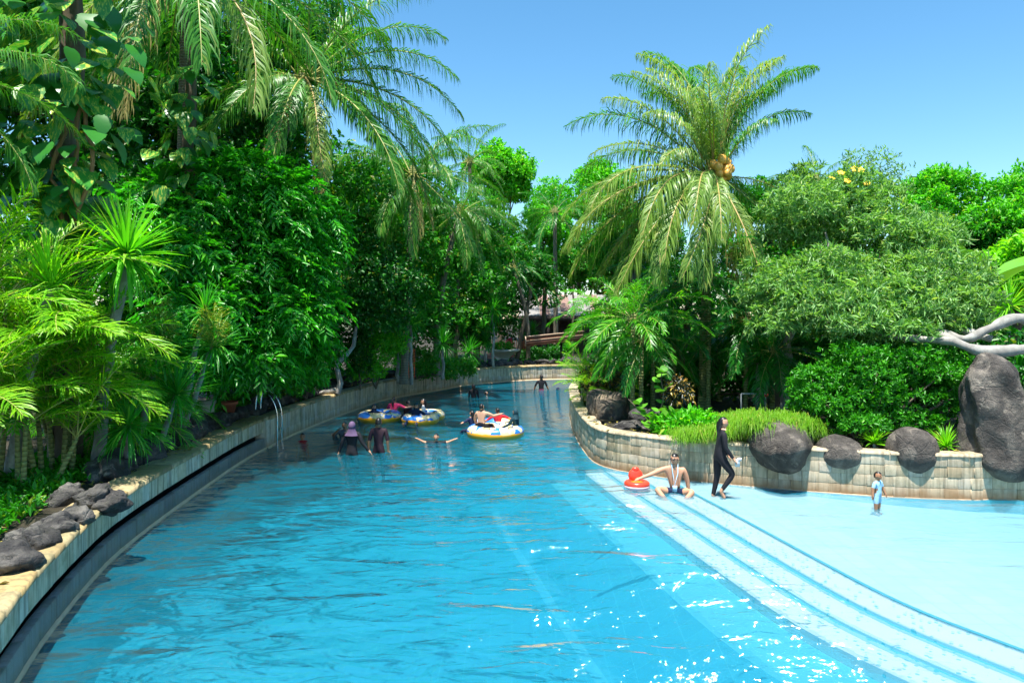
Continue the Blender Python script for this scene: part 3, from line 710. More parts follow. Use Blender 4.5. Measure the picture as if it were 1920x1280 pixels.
# bright far trees
fars = [('bright green tree against the sky beyond the channel, centre', 1085, 375, 58, 4.6, 3.6, 'lf_bright'), ('bright green tree just left of the far centre tree', 930, 340, 52, 2.8, 3.2, 'lf_bright'), ('bright leafy tree above the pavilion roof', 1000, 470, 54, 3.4, 3.4, 'lf_bright'),
        ('wide distant tree closing the gap above the pavilion', 1060, 520, 75, 7, 4.5, 'lf_mid'), ('wide distant tree behind the island palms', 1230, 540, 70, 8, 5, 'lf_mid'), ('wide distant tree behind the left tree line', 900, 500, 80, 8, 6, 'lf_mid'), ('wide distant tree behind the grey-green tree', 1650, 560, 60, 9, 4.5, 'lf_mid'), ('mid green tree behind the island coconut palm', 1190, 480, 44, 3.6, 3.4, 'lf_mid'), ('open bright tree against the sky at the right edge', 1880, 400, 32, 2.5, 2.0, 'lf_bright'), ('rounded bright tree left of the right-edge tree', 1765, 385, 33, 1.9, 1.7, 'lf_bright'),
        ('lime bush tree beneath the banana leaves at the right edge', 1905, 520, 22, 1.3, 1.4, 'lf_lime'), ('dark tree in the gap behind the grey-green tree', 1500, 520, 34, 4.2, 3.6, 'lf_mid'), ('leafy tree filling the gap below the right-edge sky tree', 1830, 480, 31, 3.2, 2.2, 'lf_mid'), ('mid green tree closing the gap right of the coconut palm trunk', 1450, 450, 33, 2.6, 2.6, 'lf_mid'), ('mid green tree right above the pavilion roof end', 1130, 510, 56, 3.6, 3.2, 'lf_mid'), ('dark tree low behind the right-hand trunks', 1750, 600, 30, 5.0, 3.0, 'lf_dark')]
for lab, px, py, d, rx, rz, mt in fars:
    c = W(px, py, d); base = (c[0]+.2, c[1], .9); bl = []
    for j in range(9):
        u = sphere_dirs(1, -.5)[0]; bl.append((tuple(c+u*np.array([rx*.62, rx*.5, rz*.62])), (rx*.42, rx*.42, rz*.38)))
    open_ = d in (32, 33)
    me = crown_rosette('crown', clumps(bl, 5, .5), 1300 if open_ else 2400, 8, .28 if d > 40 else .21, .45, M[mt], .85, .15, .3, .08, .5, -.5)
    tree('broadleaf_tree', lab, 'tree', base, (c[0], c[1], c[2]-rz*.2), .2, me, [b[0] for b in bl], 'bark', 'trees beyond the water')

# the feathery tree with drooping compound leaves
base = (-9.0, 19.6, .9)
bl = [B(420, 400, 18, 1.5, 1.3), B(330, 380, 17.5, 1.3, .9), B(520, 420, 18.5, 1.2, 1.4), B(400, 540, 17.5, 1.9, 1.5), B(520, 580, 18.2, 1.25, 1.5), B(470, 330, 18.5, .9, .7), B(470, 670, 17.8, 1.3, .9), B(340, 480, 17, 1.2, 1.1), B(570, 660, 19.5, .75, .8), B(560, 500, 18.6, .9, 1.0), B(400, 650, 17.2, 1.2, .9)]
me = crown_spray('crown', clumps(bl, 9, .36), 4300, .25, .27, M['lf_spray'], .55, 10, .55, .4, -.5)
tree('feathery_tree', 'big tree with drooping glossy compound leaves over the left pool edge', 'tree', base, W(440, 480, 18.3), .17, me, [b[0] for b in bl], 'bark')
# round-leaved tree with the crooked pale trunk
base = W(632, 708, 24.6); base[2] = .85
bl = [B(690, 530, 25.5, 1.6, 1.2), B(640, 560, 25, 1.2, 1.0), B(720, 590, 25.5, 1.0, .8), B(680, 470, 26, 1.3, 1.0), B(740, 520, 26, 1.0, 1.0)]
me = crown_rosette('crown', bl, 2300, 8, .15, .6, M['lf_dark'], .8, .25, .2, .08, .4, -.8)
t = thing('crooked_tree', 'dark round-leaved tree with a crooked pale trunk beside the pool wall', 'tree', base)
m = MB(); m.tube(np.array([base, base+[.12, 0, .35], base+[.02, 0, .75], base+[-.05, 0, 1.0], base+[.25, .1, 1.25], base+[.5, .3, 1.6], W(680, 520, 25.5)]), [.12, .10, .09, .09, .085, .07, .03], 10)
m.tube(np.array([base+[0, 0, .1], base+[-.4, -.2, .05], base+[-.9, -.3, -.05]]), [.1, .08, .04], 8)
m.build('trunk', M['bark_pale'], t, smooth=True); obj('crown', me, t, tuple(-base))

# vine-covered tree, top left: every big heart leaf is a piece
def heart_me(name, mat, notch=True):
    k = 12; L = []; 
    for i in range(k+1):
        f = i/k; w = .5*math.sin(math.pi*min(1, f*.95+.05)**.62)*(1-.12*f); L.append((f, w))
    V, F = [], []
    for f, w in L:
        lob = .04*math.sin(f*34) if notch else 0; x = f-.12*(1-f)**3
        V += [(x-.12*max(0, .25-f), -w*(1-lob), -.12*f*f+w*.18-.05), (x, 0, -.14*f*f), (x-.12*max(0, .25-f), w*(1-lob), -.12*f*f+w*.18-.05)]
    F = [(i*3+j, i*3+j+1, (i+1)*3+j+1, (i+1)*3+j) for i in range(k) for j in range(2)]
    m = MB(); m.add(V, F); return m.mesh(name, M[mat], True)
ph = heart_me('leaf', 'pothos'); base = np.array([-8.0, 12.8, .9]); tp = W(130, -120, 12.8)
t = thing('vine_tree', 'tree trunk smothered in big variegated heart-shaped climber leaves, top left', 'tree', base)
m = MB(); m.tube(curve_pts(base, tp, 14, 0, .05), np.linspace(.28, .18, 14), 12); m.build('trunk', M['bark'], t, smooth=True)
for dx in (-.06, .1, .2):
    m = MB(); P0 = W(122, 420, 12.3)+[dx, 0, 0]; m.tube(curve_pts(P0, P0+[.05-dx*.6, .05, 2.4], 10, 0, .05, (dx*1.5, -.1, 0)), np.full(10, .035), 6); m.build('aerial_root', M['bark_orange'], t, smooth=True)
for i in range(290):
    f = rnd.random(); z = 4.4+f*6.0; a = rnd.uniform(-2.8, -.1); rr = rnd.uniform(.4, 1.5)*(1.15 if f > .3 else .7)
    c = np.array([-8.0+.1*f+math.cos(a)*rr*1.0, 12.8+math.sin(a)*rr*.8, z])
    s_ = rnd.uniform(.32, .55); tilt = rnd.uniform(.35, 1.2)
    o = obj('leaf', ph, t, tuple(c-base), (rnd.uniform(-.4, .4), tilt, a+rnd.uniform(-.7, .7)), (s_, s_*rnd.uniform(.75, 1), s_))
# more climber leaves in the shade behind
t = thing('climber_tree', 'shaded trunk with dark heart-shaped climber leaves behind the hanging fronds', 'tree', (-8.3, 17.2, .9))
m = MB(); m.tube(curve_pts((-8.3, 17.2, .9), (-7.6, 17.2, 10), 12, 0, .05), np.linspace(.2, .12, 12), 10); m.build('trunk', M['bark'], t, smooth=True)
for i in range(80):
    z = rnd.uniform(5.2, 9.4); a = rnd.uniform(-2.8, -.2); rr = rnd.uniform(.3, 1.0)
    s_ = rnd.uniform(.3, .5); obj('leaf', ph, t, (.5*(z-1)/9+math.cos(a)*rr, math.sin(a)*rr, z-.9), (rnd.uniform(-.4, .4), rnd.uniform(.5, 1.3), a+rnd.uniform(-.6, .6)), (s_, s_*.85, s_))

# coconut palms over the left bank
palm('coconut_palm', 'tall coconut palm hanging long fronds from the top of the picture, upper left', 'palm', (-8.9, 18.9, .9), W(350, -75, 17.4), 'cocog',
     [(200, -35, 1.0, 'coco'), (186, -48, .95), (232, -40, .85, 'coco'), (262, -38, .95), (-62, -30, 1.02), (-42, -36, 1.0, 'coco'), (-22, -24, 1.0), (5, -12, 1.0), (30, 10, 1.0), (75, 0, 1), (120, 5, 1), (155, 15, 1), (-80, 25, 1), (-10, 45, 1), (100, 55, 1), (210, 35, 1), (290, 60, 1), (176, -14, 1), (150, -30, 1), (-100, -58, 1.0, 'dry'), (225, -60, 1.0, 'dry')], .18, .12, bow=(-.1, .3, .4), scale=1.36)
palm('coconut_palm', 'coconut palm whose long fronds reach right into the sky, upper left', 'palm', (-9.4, 23.2, .9), W(570, 150, 21.5), 'cocog',
     [(-4, 14, 1.05), (-12, 30, 1.0), (8, -2, 1.05), (-18, -12, 1.08), (-34, -26, 1.12), (-2, -30, 1.0), (-60, -40, .9, 'coco'), (-80, -20, .95), (-110, -10, .9), (-140, -30, .9), (180, 5, 1), (150, 20, 1), (110, 15, 1), (70, 10, 1), (40, 5, 1), (20, 50, .95), (60, 60, .9), (200, 50, .9), (-60, 62, .9), (-25, 52, 1.0), (215, -25, 1), (30, -25, 1), (-50, -62, 1, 'dry'), (-120, -60, 1, 'dry')], .17, .11, bow=(-.3, 0, .2), scale=1.2)
palm('coconut_palm', 'coconut palm with a bare grey trunk in the middle of the left bank', 'palm', W(757, 700, 27.5)*[1, 1, 0]+[0, 0, .9], W(775, 330, 27), 'cocog',
     auto_fronds(24, -55, 65, 10, (.8, .98), 3)+[(-70, -64, .8, 'dry'), (-20, -60, .7, 'dry')], .15, .10)
palm('coconut_palm', 'shorter coconut palm with an orange dry stalk, left of the channel bend', 'palm', W(818, 690, 31.5)*[1, 1, 0]+[0, 0, .9], W(862, 400, 31.5), 'cocog',
     auto_fronds(20, -50, 60, 10, (.68, .85), 8)+[(10, 12, .85), (0, -6, .85), (-10, -22, .8), (-60, -40, .5, 'coco')], .16, .10, bow=(-.3, 0, 0))
palm('coconut_palm', 'distant palm whose crown tops the left tree line below the sky', 'palm', (-2.0, 40, .9), W(880, 305, 40), 'cocog', auto_fronds(16, -40, 70, 10, (.55, .75), 5), .15, .1)
palm('coconut_palm', 'dark feathery palm standing in front of the far bright trees, centre', 'palm', (2.9, 47, .9), W(1040, 400, 47), 'feather', auto_fronds(22, -45, 75, 8, (1.0, 1.35), 6), .16, .12)
palm('coconut_palm', 'dark palm hanging fronds beside the pavilion roof', 'palm', W(990, 690, 42)*[1, 1, 0]+[0, 0, .9], W(960, 500, 41), 'feather', auto_fronds(18, -60, 40, 8, (1.0, 1.4), 9), .13, .1, bow=(.35, 0, 0))
# fronds entering at the left edge
palm('fan_palm', 'palm with grey drooping fronds cut by the left picture edge', 'palm', (-8.9, 10.2, .9), (-8.8, 10.2, 6.9), 'cocog', [(-15, -8, .62), (-35, -30, .6), (10, -25, .6), (-60, -35, .55), (40, 10, .6), (-80, 10, .6), (150, 0, .6), (200, 20, .6), (20, 45, .6), (250, -20, .6), (100, 10, .6), (0, 28, .65)], .14, .1)

# yellow-green cane palms and sword plants of the near left bank
def cane(label, base, k, kind, hi=82, lo=5, sc=1.0, seed=0, hgt=.7, group='cane palms on the near bank'):
    q = random.Random(seed); t = thing('cane_palm', label, 'palm', base, 0, group)
    for c in range(max(2, k//7)):
        off = np.array([q.uniform(-.35, .35), q.uniform(-.35, .35), 0]); top = off*1.7+np.array([0, 0, hgt*q.uniform(.7, 1.2)])
        m = MB(); m.tube(curve_pts(off, top, 6), np.linspace(.045, .03, 6), 7); m.build('cane', M['bark_green'], t, smooth=True, world=False)
        for i in range(7):
            az = q.uniform(0, 360); el = q.uniform(lo, hi); s_ = sc*q.uniform(.8, 1.15)
            obj('frond', frond_me(kind, el, q.randint(0, 2)), t, tuple(top), (R(q.uniform(-8, 8)), 0, R(az)), (s_, s_, s_))
    return t
cane('yellow-green cane palm arching over the rocks at the left picture edge', (-7.35, 9.2, .8), 28, 'areca', 82, 8, .95, 1, 1.2)
cane('bright cane palm just above the cracked rock, leaning over the coping', (-7.5, 10.9, .8), 28, 'areca', 80, 12, .85, 2, 1.0)
cane('lime cane palm below the big sword plant, left', (-7.6, 11.8, .85), 28, 'areca', 85, 10, 1.1, 3, 2.0)
cane('green cane palm under the sword plant, spreading towards the pool wall', (-7.8, 12.9, .85), 28, 'arecag', 78, 10, .9, 4, 1.0)
cane('dark green cane palm between the sword plants and the terracotta pot', (-8.1, 14.4, .85), 28, 'arecag', 75, -10, .95, 5, .8)
cane('lime cane palm high at the left edge under the grey fronds', (-8.4, 11.2, .85), 28, 'areca', 85, 15, 1.1, 6, 2.6)
cane('cane palm tucked behind the rocks below the feathery tree', (-8.3, 16.2, .85), 21, 'arecag', 75, 0, .9, 7, .7)
cane('bright cane palm hiding the foot of the big sword plant', (-7.5, 11.9, .85), 28, 'areca', 80, 5, .85, 21, 1.5)
cane('green cane palm behind the coping, right of the big sword plant', (-7.8, 13.8, .85), 28, 'arecag', 80, 0, .9, 22, 1.4)
# hero sword plant: each blade a piece
base = np.array([-7.35, 12.6, .8]); head = W(237, 478, 12.0)
t = thing('sword_plant', 'large sword-leaf plant with a round burst of bright blades on a pale trunk', 'plant', base)
m = MB(); m.tube(curve_pts(base, head, 9, 0, .03), np.linspace(.11, .08, 9), 9); m.build('trunk', M['bark_pale'], t, smooth=True)
bms = []
for a in (.05, .3, .7, 1.1):
    V, F = blade_me('', None, a, .026); m = MB(); m.add(V, F); bms.append(m.mesh('leaf', M['bl_bright']))
for i in range(150):
    f = i/150; el = 85-150*f**1.0+rnd.uniform(-12, 12); az = i*137.5+rnd.uniform(-15, 15); s_ = rnd.uniform(.85, 1.15)
    obj('leaf', bms[min(3, max(0, int((1-el/90)*1.6+rnd.uniform(-.6, .8))))], t, tuple(head-base), (0, -R(el), R(az)), (s_, s_, s_))
SG = 'sword-leaf plants along the bank'
spiky('lime sword plant with an upright fan of blades at the left edge', (-8.2, 11.6, .8), W(95, 540, 11.3), 'bl_lime', 1.0, SG, 120, .02, -40, .08, 1)
spiky('sword plant with a grey flower stalk below the climber leaves', (-8.6, 13.4, .8), W(105, 430, 12.9), 'bl_green', .8, SG, 110, .02, -40, .07, 2, panicle=True)
spiky('sword plant with yellowish flower cluster right of the big sword plant', (-7.5, 14.2, .8), W(300, 650, 13.4), 'bl_green', .8, SG, 120, .02, -50, .06, 0, panicle=True)
spiky('round green sword plant in front of the feathery tree, upper of the pair', (-7.3, 15.6, .8), W(385, 585, 15.0), 'bl_green', .75, SG, 110, .02, -50, .05, 1)
spiky('round green sword plant in front of the feathery tree, lower of the pair', (-7.2, 15.4, .8), W(400, 650, 14.6), 'bl_green', .8, SG, 120, .02, -60, .05, 2, panicle=True)
spiky('low sword plant arching over the coping rocks left of the terracotta pot', (-6.95, 14.0, .8), W(330, 740, 13.4), 'bl_green', .85, SG, 120, .02, -50, .05, 0)
spiky('low dark sword plant near the coping below the yellow flower cluster', (-6.8, 12.6, .8), W(240, 800, 11.9), 'bl_green', .8, SG, 120, .02, -50, .05, 1)
far_sp = [(770, 610, 27.5, .95, 'tall sword plant under the bare-trunk palm'), (830, 645, 30, .95, 'round sword plant in the middle of the far-left bank'), (815, 585, 33, .8, 'sword plant with pale centre above the round one'),
          (925, 580, 37, 1.1, 'tall sword plant left of the leaning dark trunk'), (700, 600, 27, .7, 'sword plant hidden beside the round-leaved tree'), (880, 660, 36, 1.0, 'bushy sword plant left of the stone planter'), (1065, 655, 43, .8, 'pale sword plant below the brown trough'), (845, 690, 33, .7, 'low bright sword plant near the far coping'), (745, 660, 28, .8, 'shaded sword plant behind the bright shrub'), (910, 640, 38, .9, 'drooping sword plant directly left of the planter'), (1000, 620, 45, .8, 'sword plant under the pavilion eave')]
for i, (px, py, d, L, lab) in enumerate(far_sp):
    h_ = W(px, py, d); spiky(lab, (h_[0], h_[1]+.2, .85), h_, 'bl_green', L, SG, 110, .024, -55, .06, i)
# shrubs along the bank
def shrub(label, blobs, ncl, L, mat, cat='shrub', name='shrub', ratio=.5, per=7, group='shrubs along the bank', **kw):
    b0 = blobs[0][0]; base = (b0[0], b0[1], .8)
    t = thing(name, label, cat, base, 0, group); m = MB()
    for b in blobs: m.tube(curve_pts(base, b[0], 5, 0, .02), np.linspace(.03, .012, 5), 5)
    m.build('stem', M['bark'], t); me = crown_rosette('crown', blobs, ncl, per, L, ratio, M[mat], **kw); obj('crown', me, t, tuple(-v for v in base)); return t
shrub('bright green shrub at the foot of the crooked trunk tree', [B(705, 650, 26.5, .7, .8), B(740, 640, 27, .5, .6), B(690, 690, 26.5, .6, .5)], 700, .12, 'lf_bright')
shrub('dark clipped column shrub beside the crooked trunk', [B(675, 665, 26, .45, .9)], 500, .10, 'lf_dark')
shrub('leafy shrub under the feathery tree beside the orange netting', [B(575, 705, 23, .6, .45), B(540, 715, 22, .5, .4)], 500, .14, 'lf_mid')
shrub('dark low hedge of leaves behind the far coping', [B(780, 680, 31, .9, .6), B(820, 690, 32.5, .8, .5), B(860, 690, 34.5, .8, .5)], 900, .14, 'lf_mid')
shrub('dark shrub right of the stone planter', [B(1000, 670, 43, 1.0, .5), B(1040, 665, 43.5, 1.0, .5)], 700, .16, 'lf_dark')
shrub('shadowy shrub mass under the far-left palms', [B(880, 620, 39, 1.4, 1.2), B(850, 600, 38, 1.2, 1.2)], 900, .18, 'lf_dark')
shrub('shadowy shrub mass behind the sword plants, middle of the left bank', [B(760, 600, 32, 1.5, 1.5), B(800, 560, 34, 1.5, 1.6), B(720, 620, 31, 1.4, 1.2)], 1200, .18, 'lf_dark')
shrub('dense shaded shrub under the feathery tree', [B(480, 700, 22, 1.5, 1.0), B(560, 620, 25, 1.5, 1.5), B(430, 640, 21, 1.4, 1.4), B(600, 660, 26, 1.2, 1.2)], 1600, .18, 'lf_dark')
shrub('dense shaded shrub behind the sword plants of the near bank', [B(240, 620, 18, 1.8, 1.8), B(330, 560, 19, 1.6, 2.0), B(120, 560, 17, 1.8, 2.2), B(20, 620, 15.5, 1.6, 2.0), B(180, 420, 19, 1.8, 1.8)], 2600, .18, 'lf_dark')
# ground cover along the left coping
m_pts = []
for s_ in np.arange(nearest_s(LW, sL, (-4.7, 6.8)), S_FAR, .05):
    p, tt, nn = fL(s_)
    for _ in range(5): m_pts.append((*(p+nn*rnd.uniform(.9, 2.6)), .80+rnd.uniform(0, .12)))
m_pts = np.array(m_pts); k = len(m_pts); per = 8
P = np.repeat(m_pts, per, 0)+rng.normal(0, .06, (k*per, 3))*[1, 1, .6]; D = rng.normal(0, .7, (k*per, 3)); D[:, 2] = np.abs(D[:, 2])+.25; Ls = rng.uniform(.07, .2, k*per)
tag(obj('undergrowth', leaves_mesh('undergrowth', P, D, np.tile([0, 0, 1.], (k*per, 1)), Ls, Ls*.35, M['lf_mid'])), 'low leafy undergrowth covering the soil behind the rocks', 'undergrowth', kind='stuff')

M['litter'] = leaf_mat('leaf_litter', (.16, .09, .04), (.34, .22, .08), (.40, .36, .10), trans=.15)
lp = []
for i in range(520):
    p, tt, nn = fL(rnd.uniform(S0, S_FAR)); lp.append((*(p+nn*rnd.uniform(.12, 1.4)), .86))
for i in range(160):
    p, tt, nn = fI(rnd.uniform(sA, sB)); lp.append((*(p+nn*rnd.uniform(0, .9)), .875))
lp = np.array(lp); k = len(lp); D = rng.normal(0, 1, (k, 3))*[1, 1, .12]; Ls = rng.uniform(.05, .15, k)
tag(obj('leaf_litter', leaves_mesh('leaf_litter', lp, D, np.tile([0, 0, 1.], (k, 1)), Ls, Ls*.4, M['litter'])), 'dry fallen leaves scattered along the coping stones', 'leaves', kind='stuff')

# ---------------------------------------------------------------- island planting
palm('coconut_palm', 'coconut palm with orange coconuts standing on the island against the sky', 'palm', (5.55, 20.7, .8), W(1338, 335, 20.4), 'coco',
     [(100, 88, 1.0, 'cocog'), (140, 82, 1.05, 'cocog'), (60, 80, .95, 'cocog'), (-60, 84, .9), (170, 74, .9, 'cocog'), (10, 76, .98, 'cocog'), (200, 70, .82), (-100, 72, .75), (-20, 76, .85, 'cocog'), (250, 62, .7), (40, 78, .9, 'cocog'), (120, 68, .95, 'cocog'), (160, 80, .9), (-150, 78, .8), (80, 84, 1.0, 'cocog'), (-40, 80, .8), (20, 84, .9), (185, 62, .85), (215, 50, .75), (-110, 60, .6),
      (178, 46, .98, 'cocog'), (196, 34, .8), (8, 58, .8, 'cocog'), (-70, 48, .6, 'cocog'), (225, 30, .7), (150, 34, .9, 'cocog'),
      (186, 12, .98), (194, 2, 1.02), (182, -4, 1.05), (208, 8, .95), (240, 4, .85), (258, -12, .8), (228, -30, 1.0), (203, -6, 1.05), (188, -16, 1.08), (212, -20, 1.05), (222, -6, 1.0), (233, -16, .98), (247, -26, .95), (262, -40, .88), (282, -54, .85), (198, -32, 1.05), (178, -30, 1.0), (-60, -56, .78), (-76, -66, .8, 'dry'), (240, -62, .75, 'dry'), (-30, -34, .62, 'cocog'), (2, -28, .62, 'cocog'), (22, -14, .6, 'cocog'), (-8, -6, .6),
      (60, 8, .75, 'cocog'), (95, 4, .8, 'cocog'), (130, 0, .85, 'cocog'), (152, -10, .95, 'cocog'), (165, -22, 1.0)], .15, .11, 'bark_green', bow=(-.08, 0, 0), scale=1.14)
t = bpy.data.objects['coconut_palm.007'] if 'coconut_palm.007' in bpy.data.objects else None
t = [o for o in bpy.data.objects if o.get('label', '').startswith('coconut palm with orange')][0]
cm = MB(); cm.ell((0, 0, 0), (.115, .115, .145), 12, 8); cme = cm.mesh('coconut', M['coconut'], True)
cc = W(1352, 318, 19.9)
for i in range(17):
    a = rnd.uniform(0, 6.28); z = rnd.uniform(-.28, .28); rr = rnd.uniform(.04, .26)*(1-abs(z))
    obj('coconut', cme, t, tuple(cc+np.array([math.cos(a)*rr*1.1, -abs(math.sin(a))*rr-.02, z])-np.array(t.location)), (rnd.uniform(-.6, .6), rnd.uniform(-.6, .6), 0), (1, 1, 1))
palm('coconut_palm', 'palm with bright upright tip showing above the grey-green tree', 'palm', (13, 29, .8), W(1530, 345, 28.5), 'cocog', [(90, 84, .5), (0, 60, .4), (30, 40, .55), (180, 20, .6), (-60, 20, .6), (-20, 30, .6)], .14, .1)
# feather palms clumps below the coconut palm
FG = 'feather palms on the island'
def fpalm(label, px, py, d, hz, k, kind, lo, hi, sc, seed, r0=.07, bark='bark_green'):
    c = W(px, hz, d); base = (W(px, py, d)[0], d+.1, .8)
    return palm('feather_palm', label, 'palm', base, c, kind, auto_fronds(k, lo, hi, 10, (.85*sc, 1.1*sc), seed), r0, r0*.7, bark, FG)
fpalm('feather palm with the left of the two thin trunks, island end', 1187, 750, 18.6, 600, 22, 'feather2', -40, 70, .85, 1)
fpalm('feather palm with the right of the two thin trunks, island end', 1203, 750, 18.8, 640, 16, 'feather', -40, 70, .75, 2)
fpalm('dark feather palm left of the coconut palm trunk', 1265, 700, 21.5, 540, 22, 'feather', -50, 70, 1.0, 3)
fpalm('dark feather palm in front of the coconut palm crown', 1330, 700, 20.0, 520, 20, 'feather', -55, 65, .9, 4)
fpalm('feather palm right of the coconut palm trunk', 1400, 700, 19.5, 600, 24, 'feather', -55, 60, .9, 5)
fpalm('feather palm tucked behind the thin double trunks', 1225, 700, 21, 610, 22, 'feather', -45, 60, .95, 6)
fpalm('low feather palm over the grass between trunk and bush', 1450, 720, 19, 660, 22, 'feather', -40, 65, .8, 7)
fpalm('feather palm leaning over the far channel at the island tip', 1140, 720, 24, 590, 22, 'feather2', -40, 70, .9, 8)
fpalm('dark feather palm in the shade right of the leaning brown trunk', 1350, 720, 22.5, 640, 24, 'feather', -50, 60, .95, 9)
cane('yellow-green cane palm on the island tip above the variegated shrub', (*W(1120, 700, 21)[:2], .85), 28, 'areca', 85, 15, .62, 11, .5, 'low palms on the island')
cane('small yellow cane palm overhanging the island tip wall', (*W(1095, 735, 22)[:2], .85), 14, 'areca', 70, -10, .5, 12, .25, 'low palms on the island')
for px, d, rx, lab in [(1285, 21.8, .12, 'dark leaning trunk left of the coconut palm'), (1480, 19.2, .12, 'grey trunk left of the rounded bush'), (1460, 20.0, .2, 'thick shaded trunk behind the grey one, left of the bush'), (1245, 22.5, .1, 'brown trunk between the thin double trunks and the coconut palm')]:
    b_ = W(px, 750, d); b_[2] = .8; m = MB(); m.tube(curve_pts(b_+[(-.25 if px != 1480 else -.2), 0, 0], b_+[.15, 0, 3.2], 9, 0, .05), np.linspace(rx, rx*.75, 9), 10)
    tag(m.build('tree_trunk', M['bark' if px != 1480 else 'bark_pale'], smooth=True), lab, 'tree trunk', 'bare trunks on the island')

# grey-green spreading tree and its pale limbs
base = np.array([12.6, 15.6, .8])
bl = [B(1560, 400, 19, 1.7, 1.1), B(1500, 440, 19, 1.1, .9), B(1640, 440, 19, 1.5, 1.0), B(1600, 360, 19.5, 1.0, .7), B(1460, 540, 17.5, .85, .7), B(1540, 540, 17, 1.3, .75), B(1640, 560, 16.5, 1.5, .85), B(1740, 560, 16.5, 1.3, .85), B(1570, 600, 16.5, 1.3, .6), B(1680, 610, 16, 1.4, .45), B(1760, 520, 17, 1.1, .7), B(1490, 350, 20, .7, .6), B(1480, 600, 17, .8, .45), B(1790, 590, 16.3, .7, .6), B(1420, 560, 17.8, .4, .35), B(1700, 480, 18, 1.2, .8)]
me = crown_rosette('crown', clumps(bl, 9, .38), 6000, 10, .19, .19, M['lf_grey'], .95, .12, .35, .03, .5, -.7)
t = thing('spreading_tree', 'wide grey-green tree with pale grey limbs on the island, right', 'tree', base)
m = MB()
limbs = [([base, (12.4, 15.2, 2.0), (11.6, 14.9, 2.75), W(1920, 655, 14.4), W(1850, 660, 14.5), W(1790, 640, 14.8), W(1720, 600, 16)], [.34, .3, .24, .15, .15, .12, .06]),
         ([(11.6, 14.9, 2.75), W(1920, 598, 14.8), W(1850, 618, 14.8), W(1800, 635, 15), W(1700, 590, 16.3)], [.2, .14, .13, .10, .04]),
         ([W(1860, 636, 14.9), W(1815, 622, 15.2), W(1780, 600, 15.8), W(1700, 520, 17.5), W(1640, 440, 18.8)], [.1, .1, .09, .07, .03]),
         ([W(1790, 640, 14.8), W(1680, 630, 15.5), W(1560, 600, 16.6), W(1480, 580, 17.2)], [.11, .08, .06, .03]),
         ([W(1680, 630, 15.5), W(1600, 560, 17), W(1560, 480, 18), W(1540, 400, 19)], [.07, .06, .05, .03])]
for P_, r_ in limbs:
    Q = catmull(P_, .12); s_ = np.linspace(0, 1, len(Q)); m.tube(Q, np.interp(s_, np.linspace(0, 1, len(r_)), r_)*.78*(1+.13*np.sin(s_*41+len(Q))+.09*np.sin(s_*19+1)+rng.normal(0, .05, len(s_))), 12)
m.build('trunk', M['bark_pale'], t, smooth=True); crown_o = obj('crown', me, t, tuple(-base))
fm = MB()
for a in range(5): fm.ell((math.cos(a*1.257)*.06, math.sin(a*1.257)*.06, .02), (.065, .05, .02), 8, 5, 0, np.array(Euler((0, 0, a*1.257)).to_matrix()))
fme = fm.mesh('flower', M['flower'], True)
for px, py in [(1602, 318), (1614, 320), (1577, 325), (1588, 340), (1560, 335), (1625, 345)]:
    obj('flower', fme, crown_o, tuple(W(px, py, 18.4)), (rnd.uniform(.5, 1.2), rnd.uniform(-.4, .4), 0), (.85, .85, .85))
# wispy twigs against the sky
shrub('wispy sparse treetop with small leaves right of the yellow flowers', [B(1650, 310, 22, .5, .45), B(1685, 340, 22, .45, .5), B(1610, 300, 22, .4, .3)], 170, .15, 'lf_grey', 'tree', 'wispy_tree', .25, 5, 'trees beyond the water')
# clipped bush
bl = [B(1600, 735, 15.4, 1.1, .75, .8), B(1720, 735, 15.2, 1.15, .75, .8), B(1660, 705, 15.4, 1.25, .8, .8), B(1555, 745, 15.3, .7, .5), B(1775, 755, 15.2, .6, .5), B(1640, 785, 14.9, 1.2, .35, .5), B(1715, 690, 15.3, .7, .42), B(1620, 690, 15.4, .75, .4), B(1530, 760, 15.2, .45, .35)]
shrub('dense rounded green bush behind the round boulders on the island', clumps(bl, 10, .36), 5600, .105, 'lf_bush', 'bush', 'rounded_bush', .36, 9, None, spread=.75, up=.55, crad=.02, rmin=.62)
# faux rock stump
bm = bmesh.new(); bmesh.ops.create_icosphere(bm, subdivisions=5, radius=1.0)
for v_ in bm.verts:
    c = v_.co.copy(); z = (c.z+1)/2; wv = 1.0-.60*z**.8; ridge = .10*math.sin(math.atan2(c.y, c.x)*5+z*2)*(1-z*.6)
    ns = mnoise.noise(c*1.7)*.16+mnoise.noise(c*4)*.06+mnoise.noise(c*10)*.018; k_ = (abs(c.x)**2+abs(c.y)**2)**.5+1e-6; rr = min(1, k_*1.35)
    v_.co = Vector((c.x/k_*rr*(wv+ridge+ns)*.98-.42*z**.8, c.y/k_*rr*(wv+ridge+ns)*.75, z))
me = bpy.data.meshes.new('stump_rock'); bm.to_mesh(me); bm.free(); me.materials.append(M['rock_fake']); me.polygons.foreach_set('use_smooth', np.ones(len(me.polygons), bool))
c = W(1890, 880, 14.1); o = obj('stump_rock', me, None, (c[0]+.02, 13.9, .26), (0, R(-4), 0), (1.0, 1.0, 2.55)); tag(o, 'tall dark tapering rock formation under the pale limbs, right edge', 'rock')
